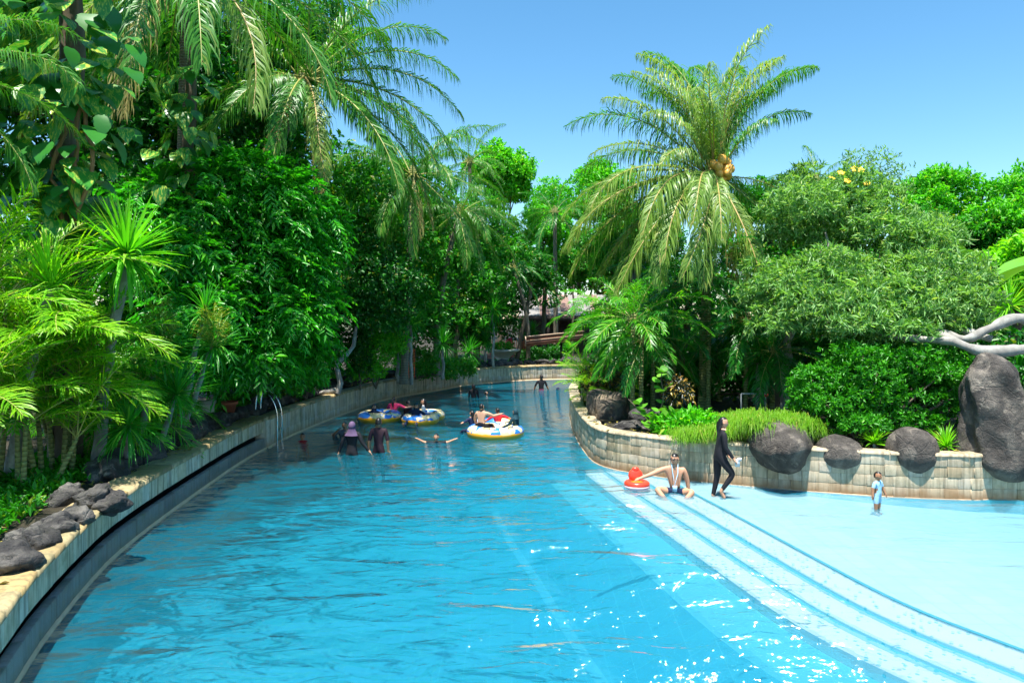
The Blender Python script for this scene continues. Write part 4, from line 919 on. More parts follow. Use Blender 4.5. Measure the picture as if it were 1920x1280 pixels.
# boulders
bmesh_list = [('rock', 1140, 768, 19.2, (.62, .55, .52), 'rock_brown', 'large brown boulder leaning at the island tip', 11, .22), ('rock', 1215, 785, 17.6, (.45, .4, .25), 'rock', 'low grey boulder behind the round-leaved plant', 12, .3), ('rock', 1180, 800, 17.2, (.4, .3, .16), 'rock', 'flat dark rock right of the brown boulder', 13, .3),
              ('rock', 1455, 833, 15.0, (1.08, .66, .56), 'rock_fake', 'wide dark boulder set in the island wall below the grass', 14, .12), ('rock', 1572, 850, 14.32, (.47, .42, .38), 'rock_fake', 'small round boulder set in the wall, between the wide one and the tall one', 15, .06),
              ('rock', 1710, 846, 14.0, (.51, .46, .49), 'rock_fake', 'round boulder set in the wall below the rounded bush', 16, .05), ('rock', 1350, 822, 15.4, (.42, .35, .28), 'rock_fake', 'grey grass-topped boulder right behind the walking woman', 17, .15)]
for nm, px, py, d, sc_, mt, lab, sd, rg in bmesh_list:
    o = obj(nm, rock_me('rock', mt, sd, rg, 4), None, tuple(W(px, py, d)), (0, .15 if sd == 11 else 0, sd), tuple(v*d/14.4*(1 if sd > 13 else 14.4/d) for v in sc_)); tag(o, lab, 'rock', 'boulders of the island')
# trailing grass
def grass(name, label, pts, per, L, mat, droop):
    k = len(pts)*per; P = np.repeat(np.asarray(pts), per, 0)+rng.normal(0, .10, (k, 3))*[1, 1, .25]
    a = rng.uniform(0, 6.28, k); l = L*rng.uniform(.5, 1.2, k); out = np.stack([np.cos(a), np.sin(a)-.35, np.zeros(k)], 1)*rng.uniform(.3, 1, k)[:, None]
    p1 = P+out*(l*.35)[:, None]+np.array([0, 0, 1])*(l*.42)[:, None]; p2 = p1+out*(l*.45)[:, None]-np.array([0, 0, 1])*(l*droop)[:, None]
    w = np.stack([-np.sin(a), np.cos(a), np.zeros(k)], 1)*.006
    V = np.stack([P-w, P+w, p1-w, p1+w, p2], 1).reshape(-1, 3); b = np.arange(k)*5
    me = mesh_np(name, V, [np.stack([b, b+1, b+3, b+2], 1), np.stack([b+2, b+3, b+4], 1)], M[mat]); return tag(obj(name, me), label, 'grass', kind='stuff')
pts = []
for i in range(70):
    px = rnd.uniform(1395, 1530); pts.append((W(px, 0, 14.75)[0], 14.6+rnd.uniform(0, .5), 1.12+rnd.uniform(-.12, .16)))
for i in range(420):
    px = rnd.uniform(1270, 1520); d = rnd.uniform(14.9, 17.3); pts.append((W(px, 0, d)[0], d, .86+.16*max(0, 1-abs(px-1400)/130)+(.35 if d < 15.6 and 1410 < px < 1520 else 0)*rnd.random()))
grass('grass', 'yellow-green trailing grass spilling over the island boulders', pts, 44, .46, 'grass', .62)
# broad-leaf undergrowth behind the grass
shrub('leafy green plants filling the island edge left of the walking woman', [B(1300, 795, 16.0, .5, .2), B(1260, 800, 16.2, .4, .2), B(1310, 815, 15.7, .35, .15)], 420, .16, 'lf_bright', 'plant', 'leafy_plant', .4, 7, 'island plants')
shrub('shaded thicket far behind the island palms', [B(1340, 590, 36, 3, 2.2), B(1250, 600, 38, 3, 2.2), B(1450, 600, 36, 3, 2.4), B(1560, 610, 36, 3, 2.2), B(1180, 610, 40, 2.2, 1.8), B(1700, 610, 34, 3, 2), B(1850, 610, 32, 3, 2.2)], 2600, .3, 'lf_mid', 'shrub', 'shrub', .5, 8, 'island plants')
shrub('dark undergrowth behind the island palms', [B(1250, 700, 24, 1.6, 1.2), B(1380, 690, 24, 1.8, 1.4), B(1480, 680, 22, 1.5, 1.4), B(1180, 690, 26, 1.4, 1.2), B(1570, 640, 21, 1.6, 1.3), B(1700, 640, 20, 1.6, 1.2), B(1880, 720, 17, 1.2, 1.2)], 2600, .2, 'lf_dark', 'shrub', 'shrub', .5, 8, 'island plants')
# round-leaved plant: each leaf a piece
gm = MB(); kk = 14; ang = np.linspace(0, 2*math.pi, kk, endpoint=False)
V = [(.5, 0, 0)]+[(.5-.5*math.cos(a), .5*math.sin(a), .05*math.cos(2*a)+.05) for a in ang]; gm.add(V, [(0, 1+i, 1+(i+1) % kk) for i in range(kk)]); gme = gm.mesh('leaf', M['grape'], True)
base = W(1238, 800, 16.5); base[2] = .82; t = thing('round_leaf_plant', 'plant with big round lime leaves at the island edge', 'plant', base)
m = MB(); stems = [W(1243, 692, 16.6), W(1178, 748, 16.9), W(1262, 770, 16.3), W(1215, 790, 16.2), W(1248, 790, 16.1)]
for s_ in stems: m.tube(curve_pts(base, s_, 7, 0, .03), np.linspace(.022, .01, 7), 6)
m.build('stem', M['bark'], t, smooth=True)
for s_ in stems:
    k_ = 14 if s_ is stems[0] else 11
    for i in range(k_):
        f = rnd.uniform(.3, 1.02); c = base+(s_-base)*f+np.array([rnd.uniform(-.1, .1), rnd.uniform(-.1, .02), rnd.uniform(-.05, .05)]); q = rnd.uniform(.16, .26)
        obj('leaf', gme, t, tuple(c-base), (rnd.uniform(-.5, .5), rnd.uniform(-.9, .3), rnd.uniform(0, 6.28)), (q, q, q))
for px, py, d, s_, lab in [(1128, 708, 20.8, .42, 'variegated black-and-yellow croton shrub above the brown boulder'), (1272, 735, 17.6, .26, 'variegated croton beside the round-leaved plant')]:
    shrub(lab, [B(px-10, py, d, s_, s_*.8), B(px+14, py+4, d, s_*.9, s_*.8)] if s_ > .3 else [B(px, py, d, s_, s_*1.1)], 420 if s_ > .3 else 200, .14, 'croton', 'shrub', 'croton_shrub', .28, 7, 'croton shrubs', droop=.5)
IG = 'sword-leaf plants on the island'
spiky('small bromeliad-like plant at the island tip wall', (*W(1090, 740, 22)[:2], .8), W(1092, 722, 22), 'bl_lime', .5, IG, 80, .03, -10, .03, 1)
spiky('small pale fern-like plant between the two round boulders', (*W(1640, 840, 14.4)[:2], .8), W(1640, 832, 14.4), 'bl_lime', .45, IG, 60, .045, 5, .03, 2)
spiky('low spiky plant between round boulder and tall rock', (*W(1775, 840, 14.3)[:2], .8), W(1775, 838, 14.3), 'bl_lime', .5, IG, 70, .03, 0, .03, 0)
spiky('dark sword plant in shade right of the coconut trunk', (*W(1420, 720, 19.5)[:2], .8), W(1420, 680, 19.5), 'bl_green', .9, IG, 110, .024, -50, .05, 0)
spiky('bright sword plant above the pale limbs at the right edge', (12.0, 17.6, .8), W(1893, 575, 17.2), 'bl_lime', .75, IG, 130, .022, -30, .06, 1)
spiky('green sword plant under the pale limbs at the right edge', (12.2, 16.6, .8), W(1912, 700, 16.2), 'bl_green', .8, IG, 110, .024, -50, .05, 2)
# banana leaves
def banana_me():
    k = 14; V, F = [], []
    for i in range(k+1):
        f = i/k; w = .17*math.sin(math.pi*min(1, .06+f*.92))**.6; rag = .012*math.sin(i*5.1); V += [(f, -w+rag, .05*w*4-.22*f*f), (f, 0, -.22*f*f), (f, w+rag, .05*w*4-.22*f*f)]
    F = [(i*3+j, i*3+j+1, (i+1)*3+j+1, (i+1)*3+j) for i in range(k) for j in range(2)]; m = MB(); m.add(V, F); return m.mesh('leaf', M['banana'], True)
bme = banana_me(); base = np.array([13.6, 20.0, .8]); t = thing('banana_plant', 'banana plant with long pale leaves at the right edge', 'plant', base)
m = MB(); m.tube(curve_pts(base, base+[-.2, 0, 3.6], 8), np.linspace(.14, .07, 8), 10); m.build('stem', M['bark_green'], t, smooth=True)
for az, el, s_, rx in [(178, 84, 1.6, 1.2), (20, 42, 2.0, -.7), (35, 30, 1.9, .3), (-150, 55, 1.5, .4), (-80, 35, 1.5, .2), (130, 20, 1.7, .2), (-20, 25, 1.7, -.3)]:
    obj('leaf', bme, t, (-.2 if el != 84 else -.55, 0, 3.45 if el != 84 else 3.15), (R(0), -R(el), R(az)), (s_, s_, s_))

# ---------------------------------------------------------------- built objects
# ladder
p, tt, nn = fL(S_LAD); rz = math.atan2(tt[1], tt[0]); base = (p[0], p[1], 0)
t = thing('pool_ladder', 'stainless steel pool ladder with two curved handrails at the left wall', 'ladder', base)
for s_ in (-.2, .2):
    m = MB(); prof = [(-.06, -.7), (-.06, .2), (-.06, .75), (.0, 1.05), (.14, 1.3), (.32, 1.42), (.46, 1.34), (.52, 1.1), (.53, .78)]
    Q = catmull([(p[0]+tt[0]*s_+nn[0]*o, p[1]+tt[1]*s_+nn[1]*o, z) for o, z in prof], .05); m.tube(Q, np.full(len(Q), .018), 9); m.build('handrail', M['steel'], t, smooth=True)
for z in (-.5, -.22, .1, .4):
    m = MB(); a = p+tt*-.2-nn*.06; b = p+tt*.2-nn*.06; m.tube([(a[0], a[1], z), (b[0], b[1], z)], [.018, .018], 8); m.build('rung', M['steel'], t, smooth=True)
# terracotta pot, pale block
def lathe(prof, n=20):
    m = MB(); k = len(prof); V = [(r_*math.cos(2*math.pi*j/n), r_*math.sin(2*math.pi*j/n), z) for r_, z in prof for j in range(n)]
    m.add(V, [(i*n+j, i*n+(j+1) % n, (i+1)*n+(j+1) % n, (i+1)*n+j) for i in range(k-1) for j in range(n)]); return m
b_ = at(428, 778, .95); o = tag(lathe([(.0, .0), (.13, 0), (.20, .28), (.235, .28), (.235, .35), (.20, .35), (.19, .29), (0, .29)]).build('terracotta_pot', M['terracotta'], loc=(b_[0], b_[1], .95), smooth=False), 'terracotta pot among the rocks left of the ladder', 'pot')
b_ = at(382, 785, .9); m = MB(); m.box((0, 0, .22), (.5, .35, .44), .3); m.box((0, 0, .47), (.56, .4, .06), .3); tag(m.build('stone_block', M['conc'], loc=(b_[0], b_[1], .85)), 'pale square concrete block half hidden under sword leaves', 'block')
b_ = W(942, 700, 41.2); t = thing('stone_planter', 'wide pale stone bowl planter on the far bank', 'planter', (b_[0], b_[1], .9))
lathe([(.0, .0), (.55, 0), (.55, .08), (.35, .14), (.42, .25), (.8, .55), (.98, .62), (1.02, .72), (.92, .72), (.9, .62), (0, .6)], 28).build('bowl', M['conc'], t, world=False)
me = crown_rosette('plant', [((0, 0, .8), (.6, .6, .25))], 90, 6, .2, .3, M['lf_mid']); obj('plant', me, t)
# orange nets
def net(label, a, b, h, loc):
    a, b = np.array(a), np.array(b); L_ = np.linalg.norm(b-a); u = (b-a)/L_; t = thing('net_fence', label, 'fence', (a[0], a[1], loc), 0, 'orange safety nets'); m = MB()
    for z in np.arange(.05, h, .12): m.tube([(0, 0, z), (u[0]*L_*.5, u[1]*L_*.5, z-.06), (u[0]*L_, u[1]*L_, z)], .014, 4)
    for s_ in np.arange(0, L_, .12): m.tube([(u[0]*s_, u[1]*s_, 0), (u[0]*(s_+.04), u[1]*(s_+.04), h)], .014, 4)
    m.build('net', M['orange'], t, world=False)
    for s_ in np.linspace(0, L_, 3): m = MB(); m.tube([(u[0]*s_, u[1]*s_+.03, -.1), (u[0]*s_, u[1]*s_+.03, h+.12)], .025, 6); m.build('stake', M['dark_wood'], t, world=False)
a = W(552, 700, 25.5); b = W(600, 690, 27); net('orange safety net under the feathery tree left of the crooked trunk', a[:2], b[:2], 1.0, .95)
a = W(915, 690, 43.5); b = W(1005, 690, 44.5); net('orange safety net behind the stone planter', a[:2], b[:2], 1.1, .95)
a = W(766, 690, 29.5); b = W(778, 690, 30); net('scrap of orange net deep in the middle of the left bank', a[:2], b[:2], 1.2, .95)
# pavilion
c = W(1050, 600, 50); t = thing('pavilion', 'low open pavilion with a weathered pale roof behind the far bank', 'building', (c[0], 50, .95))
x0, x1 = -2.9, 3.6
for i in range(9):
    xa = x0+(x1-x0)*i/9; w_ = (x1-x0)/9; m = MB(); k = 7
    V = []; 
    for j in range(k): V += [(xa+w_*j/(k-1)*.99, -1.6, 2.6+.03*(j % 2)), (xa+w_*j/(k-1)*.99, 2.6, 4.15+.03*(j % 2))]
    m.add(V, [(2*j, 2*j+2, 2*j+3, 2*j+1) for j in range(k-1)]); m.build('roof_sheet', M['roof_p' if i in (2, 4, 7) else 'roof'], t, world=False)
m = MB(); m.box(((x0+x1)/2, -1.6, 2.42), (x1-x0, .12, .3)); m.build('fascia', M['dark_wood'], t, world=False)
m = MB(); m.box(((x0+x1)/2, 2.5, 1.4), (x1-x0, .15, 2.8)); m.build('back_wall', M['dark_wood'], t, world=False)
for x in (x0+.2, -.9, 1.4, x1-.2): m = MB(); m.box((x, -1.45, 1.15), (.18, .18, 2.3)); m.build('post', M['dark_wood'], t, world=False)
m = MB(); m.box(((x0+x1)/2, .5, 2.5), (x1-x0, 3.6, .1)); m.build('ceiling', M['dark_wood'], t, world=False)
# brown timber trough
a = W(986, 643, 41); b = W(1092, 632, 42.5); t = thing('timber_trough', 'reddish brown timber trough raised on posts beyond the channel', 'trough', (a[0], a[1], .9))
u = nrm(b-a); mt_ = Matrix(((u[0], -u[1], 0), (u[1], u[0], 0), (u[2], 0, 1))); L_ = float(np.linalg.norm(b-a)); ctr = (b-a)/2; za = a[2]-.9
def tb(nm, off, size, mat): m = MB(); m.box((0, 0, 0), size, M=mt_); o = m.build(nm, M[mat], t, world=False); o.location = tuple(ctr+np.array([0, off[0], za+off[1]]))
tb('side_board', (-.3, .0), (L_, .05, .26), 'wood'); tb('side_board', (.3, 0), (L_, .05, .26), 'wood'); tb('side_board', (-.28, .25), (L_, .05, .2), 'wood'); tb('bottom_board', (0, -.13), (L_, .6, .05), 'wood'); tb('rim', (-.3, .37), (L_, .1, .05), 'wood_end'); tb('rim', (-.32, .135), (L_, .05, .04), 'wood_end'); tb('top_board', (0, .34), (L_, .55, .03), 'bark')
e = MB(); 
for (yy, zz, sy, sz) in [(-.3, .1, .06, .56), (.28, .1, .06, .56), (0, .37, .62, .06), (0, -.16, .62, .06), (-.02, .1, .05, .5)]: e.box((-.02, yy, za+zz), (.06, sy, sz))
e.build('end_frame', M['wood_end'], t, world=False)
for f in (.62, .97): m = MB(); pz = a+(b-a)*f; m.box((pz[0]-a[0], pz[1]-a[1]+.1, (pz[2]-1.1)/2-.05), (.14, .14, pz[2]-1.1)); m.build('post', M['dark_wood'], t, world=False)
# slim tree trunks by the pavilion
for px, d, r_, lab in [(1018, 45, .16, 'straight grey trunk in front of the pavilion'), (1073, 44, .07, 'thin pole-like trunk right of the pavilion front'), (855, 37, .12, 'straight dark trunk on the far left bank'), (968, 41.5, .13, 'dark leaning trunk beside the stone planter')]:
    b_ = W(px, 690, d); b_[2] = .85; m = MB(); lean = .9 if px == 968 else .1; m.tube(curve_pts(b_, b_+[lean, 0, 4.6], 9, 0, .04), np.linspace(r_, r_*.75, 9), 9); tag(m.build('tree_trunk', M['bark'], smooth=True), lab, 'tree trunk', 'bare trunks on the far bank')
# teal parasol
b_ = W(848, 600, 43); t = thing('parasol', 'small teal parasol glimpsed between far trunks', 'parasol', (b_[0], b_[1], .9)); m = MB(); m.tube([(0, 0, 0), (0, 0, 2.6)], .03, 6); m.build('pole', M['pipe'], t, world=False)
lathe([(1.1, 2.2), (.6, 2.45), (.05, 2.65)], 8).build('canopy', M['teal'], t, world=False)
# pipe with valve
b_ = W(1415, 738, 18.5); t = thing('water_pipe', 'thin grey water pipe with red valve in the island shade', 'pipe', (b_[0], b_[1], .8)); z_ = b_[2]-.8
m = MB(); m.tube([(-.35, 0, z_), (.28, 0, z_)], .022, 8); m.tube([(-.35, 0, 0), (-.35, 0, z_)], .022, 8); m.build('tube', M['pipe'], t, world=False)
m = MB(); m.ell((.3, 0, z_-.04), (.06, .05, .05), 8, 6); m.build('valve', M['red'], t, world=False); m = MB(); m.tube([(.28, 0, 0), (.28, 0, z_)], .022, 8); m.build('riser', M['pipe'], t, world=False)

# ---------------------------------------------------------------- people
def cloth(name, c, rough=.75): return plain(name, c, rough, .22, 14, .25, 0, .3)
M['skin'] = plain('skin', (.58, .30, .18), .5, .07, 9, 0, 0, .4); M['skin_d'] = plain('skin_tan', (.40, .19, .10), .5, .07, 9, 0, 0, .4); M['skin_l'] = plain('skin_light', (.60, .34, .22), .5, .06, 9, 0, 0, .4)
M['hair'] = plain('hair_black', (.012, .010, .010), .35, .3, 30, .3); M['eye'] = plain('eye', (.02, .015, .012), .2, .05); M['lips'] = plain('lips', (.36, .11, .09), .5, .1)
for k_, c_ in dict(black=(.012, .012, .016), navy=(.012, .022, .06), pink=(.62, .04, .14), purple=(.12, .075, .15), white=(.75, .75, .76), redc=(.55, .02, .03), lblue=(.36, .62, .80), teal_d=(.008, .045, .065), maroon=(.028, .012, .02), rose=(.50, .05, .12), grey=(.12, .12, .13), lilac=(.16, .20, .45)).items(): M['c_'+k_] = cloth('cloth_'+k_, c_)

def bone_dist(P, a, b):
    ab = b-a; t = np.clip(((P-a)@ab)/max(ab@ab, 1e-9), 0, 1); return np.linalg.norm(P-(a+t[:, None]*ab), axis=1), t
def person(label, loc, face, H, torso=(0, 0, 1), arms=None, legs=None, look=None, hair='short', head=(0, 0), pelvis_z=None, group='bathers', build=1.0, child=0.0, name='person', extra=None):
    """local frame: +Y forward, +X right; face = heading in degrees, 0 looks away from the camera, 90 looks left.
    arms/legs: [(upper, lower) right, (upper, lower) left]; the origin is the pelvis point projected to the support height"""
    look = look or {}; skin = look.get('skin', 'skin')
    T = nrm(np.array(torso, float)); X = np.array([1., 0, 0]); Fw = nrm(np.cross(T, X)*-1) if False else nrm(np.cross(X, T)*-1.0)
    if Fw[1] < 0 and abs(T[2]) > .3: Fw = -Fw
    arms = arms or [((.15, 0, -1), (.1, .15, -1)), ((-.15, 0, -1), (-.1, .15, -1))]
    legs = legs or [((.03, 0, -1), (.02, -.02, -1)), ((-.03, 0, -1), (-.02, -.02, -1))]
    hs_ = 1+.55*child; ul = .245*(1-.15*child); J = {}
    pel = np.array([0, 0, 0.]); J['pelvis'] = pel; J['belly'] = pel+T*.10; J['chest'] = pel+T*.215; J['neck'] = pel+T*.305; J['nape'] = pel+T*.33
    hc = pel+T*(.322+.058*hs_); 
    for sd, i in (('r', 0), ('l', 1)):
        sg = 1 if i == 0 else -1; ua, fa = nrm(np.array(arms[i][0], float)), nrm(np.array(arms[i][1], float)); tl, sl = nrm(np.array(legs[i][0], float)), nrm(np.array(legs[i][1], float))
        J['sh'+sd] = pel+T*.275+X*sg*.098*build; J['el'+sd] = J['sh'+sd]+ua*.165; J['wr'+sd] = J['el'+sd]+fa*.145; J['pa'+sd] = J['wr'+sd]+fa*.045
        J['hp'+sd] = pel-T*.015+X*sg*.05; J['kn'+sd] = J['hp'+sd]+tl*ul; J['an'+sd] = J['kn'+sd]+sl*ul
        ft = nrm(np.array(legs[i][2], float)) if len(legs[i]) > 2 else np.array([0, 1, -.25]); J['to'+sd] = J['an'+sd]+nrm(ft)*.095
    names = list(J); idx = {k_: i for i, k_ in enumerate(names)}
    E = [('pelvis', 'belly'), ('belly', 'chest'), ('chest', 'neck'), ('neck', 'nape')]
    for sd in 'rl': E += [('neck' if False else 'chest', 'sh'+sd), ('sh'+sd, 'el'+sd), ('el'+sd, 'wr'+sd), ('wr'+sd, 'pa'+sd), ('pelvis', 'hp'+sd), ('hp'+sd, 'kn'+sd), ('kn'+sd, 'an'+sd), ('an'+sd, 'to'+sd)]
    rad = dict(pelvis=(.082, .066), belly=(.074, .058), chest=(.086, .064), neck=(.046, .04), nape=(.031, .031), sh=(.040, .040), el=(.028, .028), wr=(.019, .019), pa=(.021, .014), hp=(.062, .062), kn=(.038, .038), an=(.023, .023), to=(.02, .016))
    me = bpy.data.meshes.new('skin_cage'); me.from_pydata([tuple(J[k_]) for k_ in names], [(idx[a], idx[b]) for a, b in E], [])
    ob = bpy.data.objects.new('skin_cage', me); C.objects.link(ob)
    md = ob.modifiers.new('s', 'SKIN'); md.use_smooth_shade = True; md.branch_smoothing = .6
    for i, k_ in enumerate(names):
        sv = me.skin_vertices[0].data[i]; r_ = rad.get(k_) or rad[k_[:2]]; bb = build*(1+.25*child); sv.radius = (r_[0]*bb, r_[1]*bb); sv.use_root = (k_ == 'pelvis')
    sb = ob.modifiers.new('d', 'SUBSURF'); sb.levels = 2; sb.render_levels = 2
    dg = bpy.context.evaluated_depsgraph_get(); em = ob.evaluated_get(dg).to_mesh()
    V = np.empty(len(em.vertices)*3, np.float32); em.vertices.foreach_get('co', V); V = V.reshape(-1, 3).astype(float)
    Fc = [tuple(p_.vertices) for p_ in em.polygons]; cen = np.array([V[list(f)].mean(0) for f in Fc])
    ob.evaluated_get(dg).to_mesh_clear(); bpy.data.objects.remove(ob); bpy.data.meshes.remove(me)
    # dress: nearest bone decides the fabric
    regs = [('torso', 'pelvis', 'belly'), ('torso', 'belly', 'chest'), ('torso', 'chest', 'neck'), ('neck', 'neck', 'nape')]
    for sd in 'rl': regs += [('torso', 'chest', 'sh'+sd), ('uarm', 'sh'+sd, 'el'+sd), ('farm', 'el'+sd, 'wr'+sd), ('hand', 'wr'+sd, 'pa'+sd), ('hip', 'pelvis', 'hp'+sd), ('thigh', 'hp'+sd, 'kn'+sd), ('shin', 'kn'+sd, 'an'+sd), ('foot', 'an'+sd, 'to'+sd)]
    ds, ts = zip(*[bone_dist(cen, J[a], J[b]) for _, a, b in regs]); ds = np.array(ds); ts = np.array(ts); bi = ds.argmin(0)
    top, bot = look.get('top'), look.get('bottom', 'black'); sl_ = look.get('sleeve', 1.0); lg = look.get('leg', 1.0)
    mats = [M[skin], M['c_'+(top or 'black')], M['c_'+bot], M['eye'], M['lips'], M['c_'+look.get('accent', 'black')]]; mi = []
    for f, b_ in enumerate(bi):
        rg = regs[b_][0]; tq = ts[b_, f]; c_ = 0
        low = (cen[f]-pel)@T < .055
        if rg == 'torso': c_ = (2 if low and look.get('tuck', True) and not look.get('tunic') else (1 if top else 0))
        elif rg == 'hip': c_ = 1 if look.get('tunic') and top else 2
        elif rg == 'uarm': c_ = 1 if top and tq < sl_*2 else 0
        elif rg == 'farm': c_ = 1 if top and tq < sl_*2-1 else 0
        elif rg == 'thigh': c_ = (1 if look.get('tunic') and tq < .45 and top else 2) if tq < lg*2 else 0
        elif rg == 'shin': c_ = 2 if tq < lg*2-1 else 0
        mi.append(c_)
    m = MB()
    for f, c_ in zip(Fc, mi): m.F.setdefault((len(f), c_), []).append(list(f))
    m.V.append(V); m.n = len(V)
    # fingers
    for sd, i in (('r', 0), ('l', 1)):
        fd = nrm(J['pa'+sd]-J['wr'+sd]); side = nrm(np.cross(fd, T+np.array([.13, .21, .1]))); nn_ = np.cross(side, fd); sg = 1 if i == 0 else -1
        for q_, ln in zip((-1.5, -.5, .5, 1.5), (.034, .042, .044, .038)):
            r0_ = J['pa'+sd]+side*q_*.0095; m.tube([r0_-fd*.008, r0_+fd*ln*.5+nn_*.003, r0_+fd*ln*.95-nn_*.010], [.0062, .0056, .004], 6, 0)
        r0_ = J['wr'+sd]+fd*.012; m.tube([r0_, r0_+side*.026+fd*.014, r0_+side*.034+fd*.036], [.007, .0066, .0045], 6, 0)
    # head with a face
    yaw, pit = head; up = nrm(T*.45+np.array([0, 0, 1.])*.55) if abs(T[2]) > .2 else nrm(T*.7+np.array([0, 0, .5])); fw = nrm(Fw-(Fw@up)*up); rt = np.cross(fw, up)
    Rm = np.stack([rt, fw, up], 1)@np.array(Euler((R(pit), 0, R(yaw))).to_matrix())
    hr = np.array([.0475, .058, .066])*hs_*.96
    def shape_face(Vv):
        Vv = Vv.copy(); x, y, z = Vv.T
        Vv[:, 0] *= 1-.22*np.clip(-z-.15, 0, 1); Vv[:, 1] += np.where(y > .4, -.05*(np.abs(x) > .25)*(np.abs(z-.05) < .2), 0)
        Vv[:, 1] += .20*np.exp(-((x/.16)**2+((z+.18)/.22)**2))*(y > .5); Vv[:, 1] += .08*np.exp(-((x/.3)**2+((z+.78)/.2)**2))*(y > 0); return Vv
    m.ell(hc, hr, 22, 16, 0, Rm, shape_face)
    for sx in (-1, 1):
        m.ell(hc+Rm@(hr*np.array([sx*.36, .86, .06])), hr*np.array([.15, .09, .075]), 8, 5, 3, Rm); m.ell(hc+Rm@(hr*np.array([sx*1.0, -.02, -.05])), hr*np.array([.10, .2, .24]), 8, 6, 0, Rm)
        m.tube([hc+Rm@(hr*np.array([sx*.2, .93, .27])), hc+Rm@(hr*np.array([sx*.55, .80, .27]))], .0028, 5, 3)
    m.ell(hc+Rm@(hr*np.array([0, .93, -.46])), hr*np.array([.27, .07, .06]), 8, 5, 4, Rm)
    o = m.mesh('person', mats, True)
    root = obj(name, o, None, tuple(loc), (0, 0, R(face)), (H, H, H)); tag(root, label, 'person', group)
    def child_part(nm, mb, mat): return obj(nm, mb.mesh(nm, M[mat], True), root)
    def shell(sc_, keep, mat, nm):
        h_ = MB(); h_.ell((0, 0, 0), hr*sc_, 22, 16)
        VV = h_.V[0]; q_ = VV/(hr*sc_); kp = keep(q_); FF = {}
        for key, fl in h_.F.items():
            g_ = [f for f in fl if all(kp[i] for i in f)]
            if g_: FF[key] = g_
        h2 = MB(); h2.V = [(VV@Rm.T)+hc]; h2.n = len(VV); h2.F = FF; return h2
    if hair in ('short', 'long', 'pony'):
        hb = shell(1.09, lambda q_: (q_[:, 2] > .50+.12*q_[:, 0]) | ((q_[:, 1] < -.02) & (q_[:, 2] > -.55)), 'hair', 'hair')
        if hair == 'pony':
            a_ = hc+Rm@(hr*np.array([0, -1.0, .3])); hb.tube([a_, a_+Rm@np.array([0, -.035, -.03]), a_+Rm@np.array([0, -.03, -.12]), a_+Rm@np.array([0, -.005, -.19])], [.018, .026, .022, .006], 8)
        if hair == 'long':
            a_ = hc+Rm@(hr*np.array([0, -.62, .1])); hb.tube([a_, a_+Rm@np.array([0, -.012, -.06]), a_+Rm@np.array([0, -.012, -.13]), a_+Rm@np.array([0, .0, -.165])], [.040, .036, .026, .008], 10)
        child_part('hair', hb, 'hair')
    elif hair.startswith('scarf'):
        hb = shell(1.16, lambda q_: (q_[:, 2] > .50) | (q_[:, 1] < .45), '', 'headscarf'); a_ = hc+Rm@(hr*np.array([0, -.12, -.55]))
        k_ = 16; rings = []
        for j, (dz, ra, rb) in enumerate([(0, .054, .062), (-.035, .060, .062), (-.075, .095, .072), (-.115, .115, .082)]):
            cc_ = a_*(1)+(J['neck']-hc)*min(1, -dz/.09)*.55 if dz else a_
            rings += [cc_+Rm@np.array([math.cos(2*math.pi*i/k_)*ra, math.sin(2*math.pi*i/k_)*rb, dz*.55]) for i in range(k_)]
        hb.add(rings, [(j*k_+i, j*k_+(i+1) % k_, (j+1)*k_+(i+1) % k_, (j+1)*k_+i) for j in range(3) for i in range(k_)])
        child_part('headscarf', hb, 'c_'+hair.split(':')[1])
    elif hair.startswith('cap'):
        hb = shell(1.12, lambda q_: (q_[:, 2] > .2) | ((q_[:, 1] < .1) & (q_[:, 2] > -.5)), '', 'cap'); child_part('swim_cap', hb, 'c_'+hair.split(':')[1])
    if extra: extra(root, J, hc, hr, Rm)
    return root
def upd(px, py, d): return W(px, py, d)
IN = [((.06, 0, -1), (.04, -.05, -1)), ((-.06, 0, -1), (-.04, -.05, -1))]
SIT = [((.35, 1, -.05), (.15, .55, -.8)), ((-.35, 1, -.05), (-.15, .55, -.8))]
LOUNGE = [((.3, 1, .25), (.2, 1, -.45)), ((-.3, 1, .25), (-.2, 1, -.45))]
def stand(px, py, H, top, **kw):          # py = waterline row; top = head height over the water
    b = at(px, py); hz = .335+.062*(1+.55*kw.get('child', 0))*2+.0; return person(loc=(b[0], b[1], top-H*(.335+.130*(1+.55*kw.get('child', 0)))), H=H, **kw)
# in the water, from the viewer outwards
stand(710, 848, 1.74, .92, label='person seen from behind in a dark short-sleeved shirt, standing waist-deep', face=0, look=dict(top='maroon', sleeve=.5, bottom='black', skin='skin_d', tunic=True), arms=[((.22, -.05, -1), (.05, .12, -1)), ((-.22, -.05, -1), (-.05, .12, -1))], legs=IN, hair='short')
stand(660, 852, 1.66, .86, label='person in a black long-sleeved suit and purple headscarf, standing waist-deep', face=-8, look=dict(top='black', bottom='black', tunic=True), arms=[((.45, -.1, -1), (.7, .2, -.9)), ((-.3, -.1, -1), (-.35, .1, -1))], legs=IN, hair='scarf:purple', build=1.06)
stand(646, 814, 1.60, .40, label='person rubbing the face with both hands behind the purple headscarf', face=185, look=dict(top='grey', bottom='black', skin='skin_d', sleeve=.4), arms=[((.55, .6, -.35), (-.75, .25, .75)), ((-.55, .6, -.35), (.75, .25, .75))], legs=IN, hair='short')
stand(567, 826, 1.15, .24, label='child with only the head above water beside the left wall', face=200, look=dict(top='redc', bottom='black', skin='skin_d', sleeve=.4), legs=IN, hair='short', child=.5)
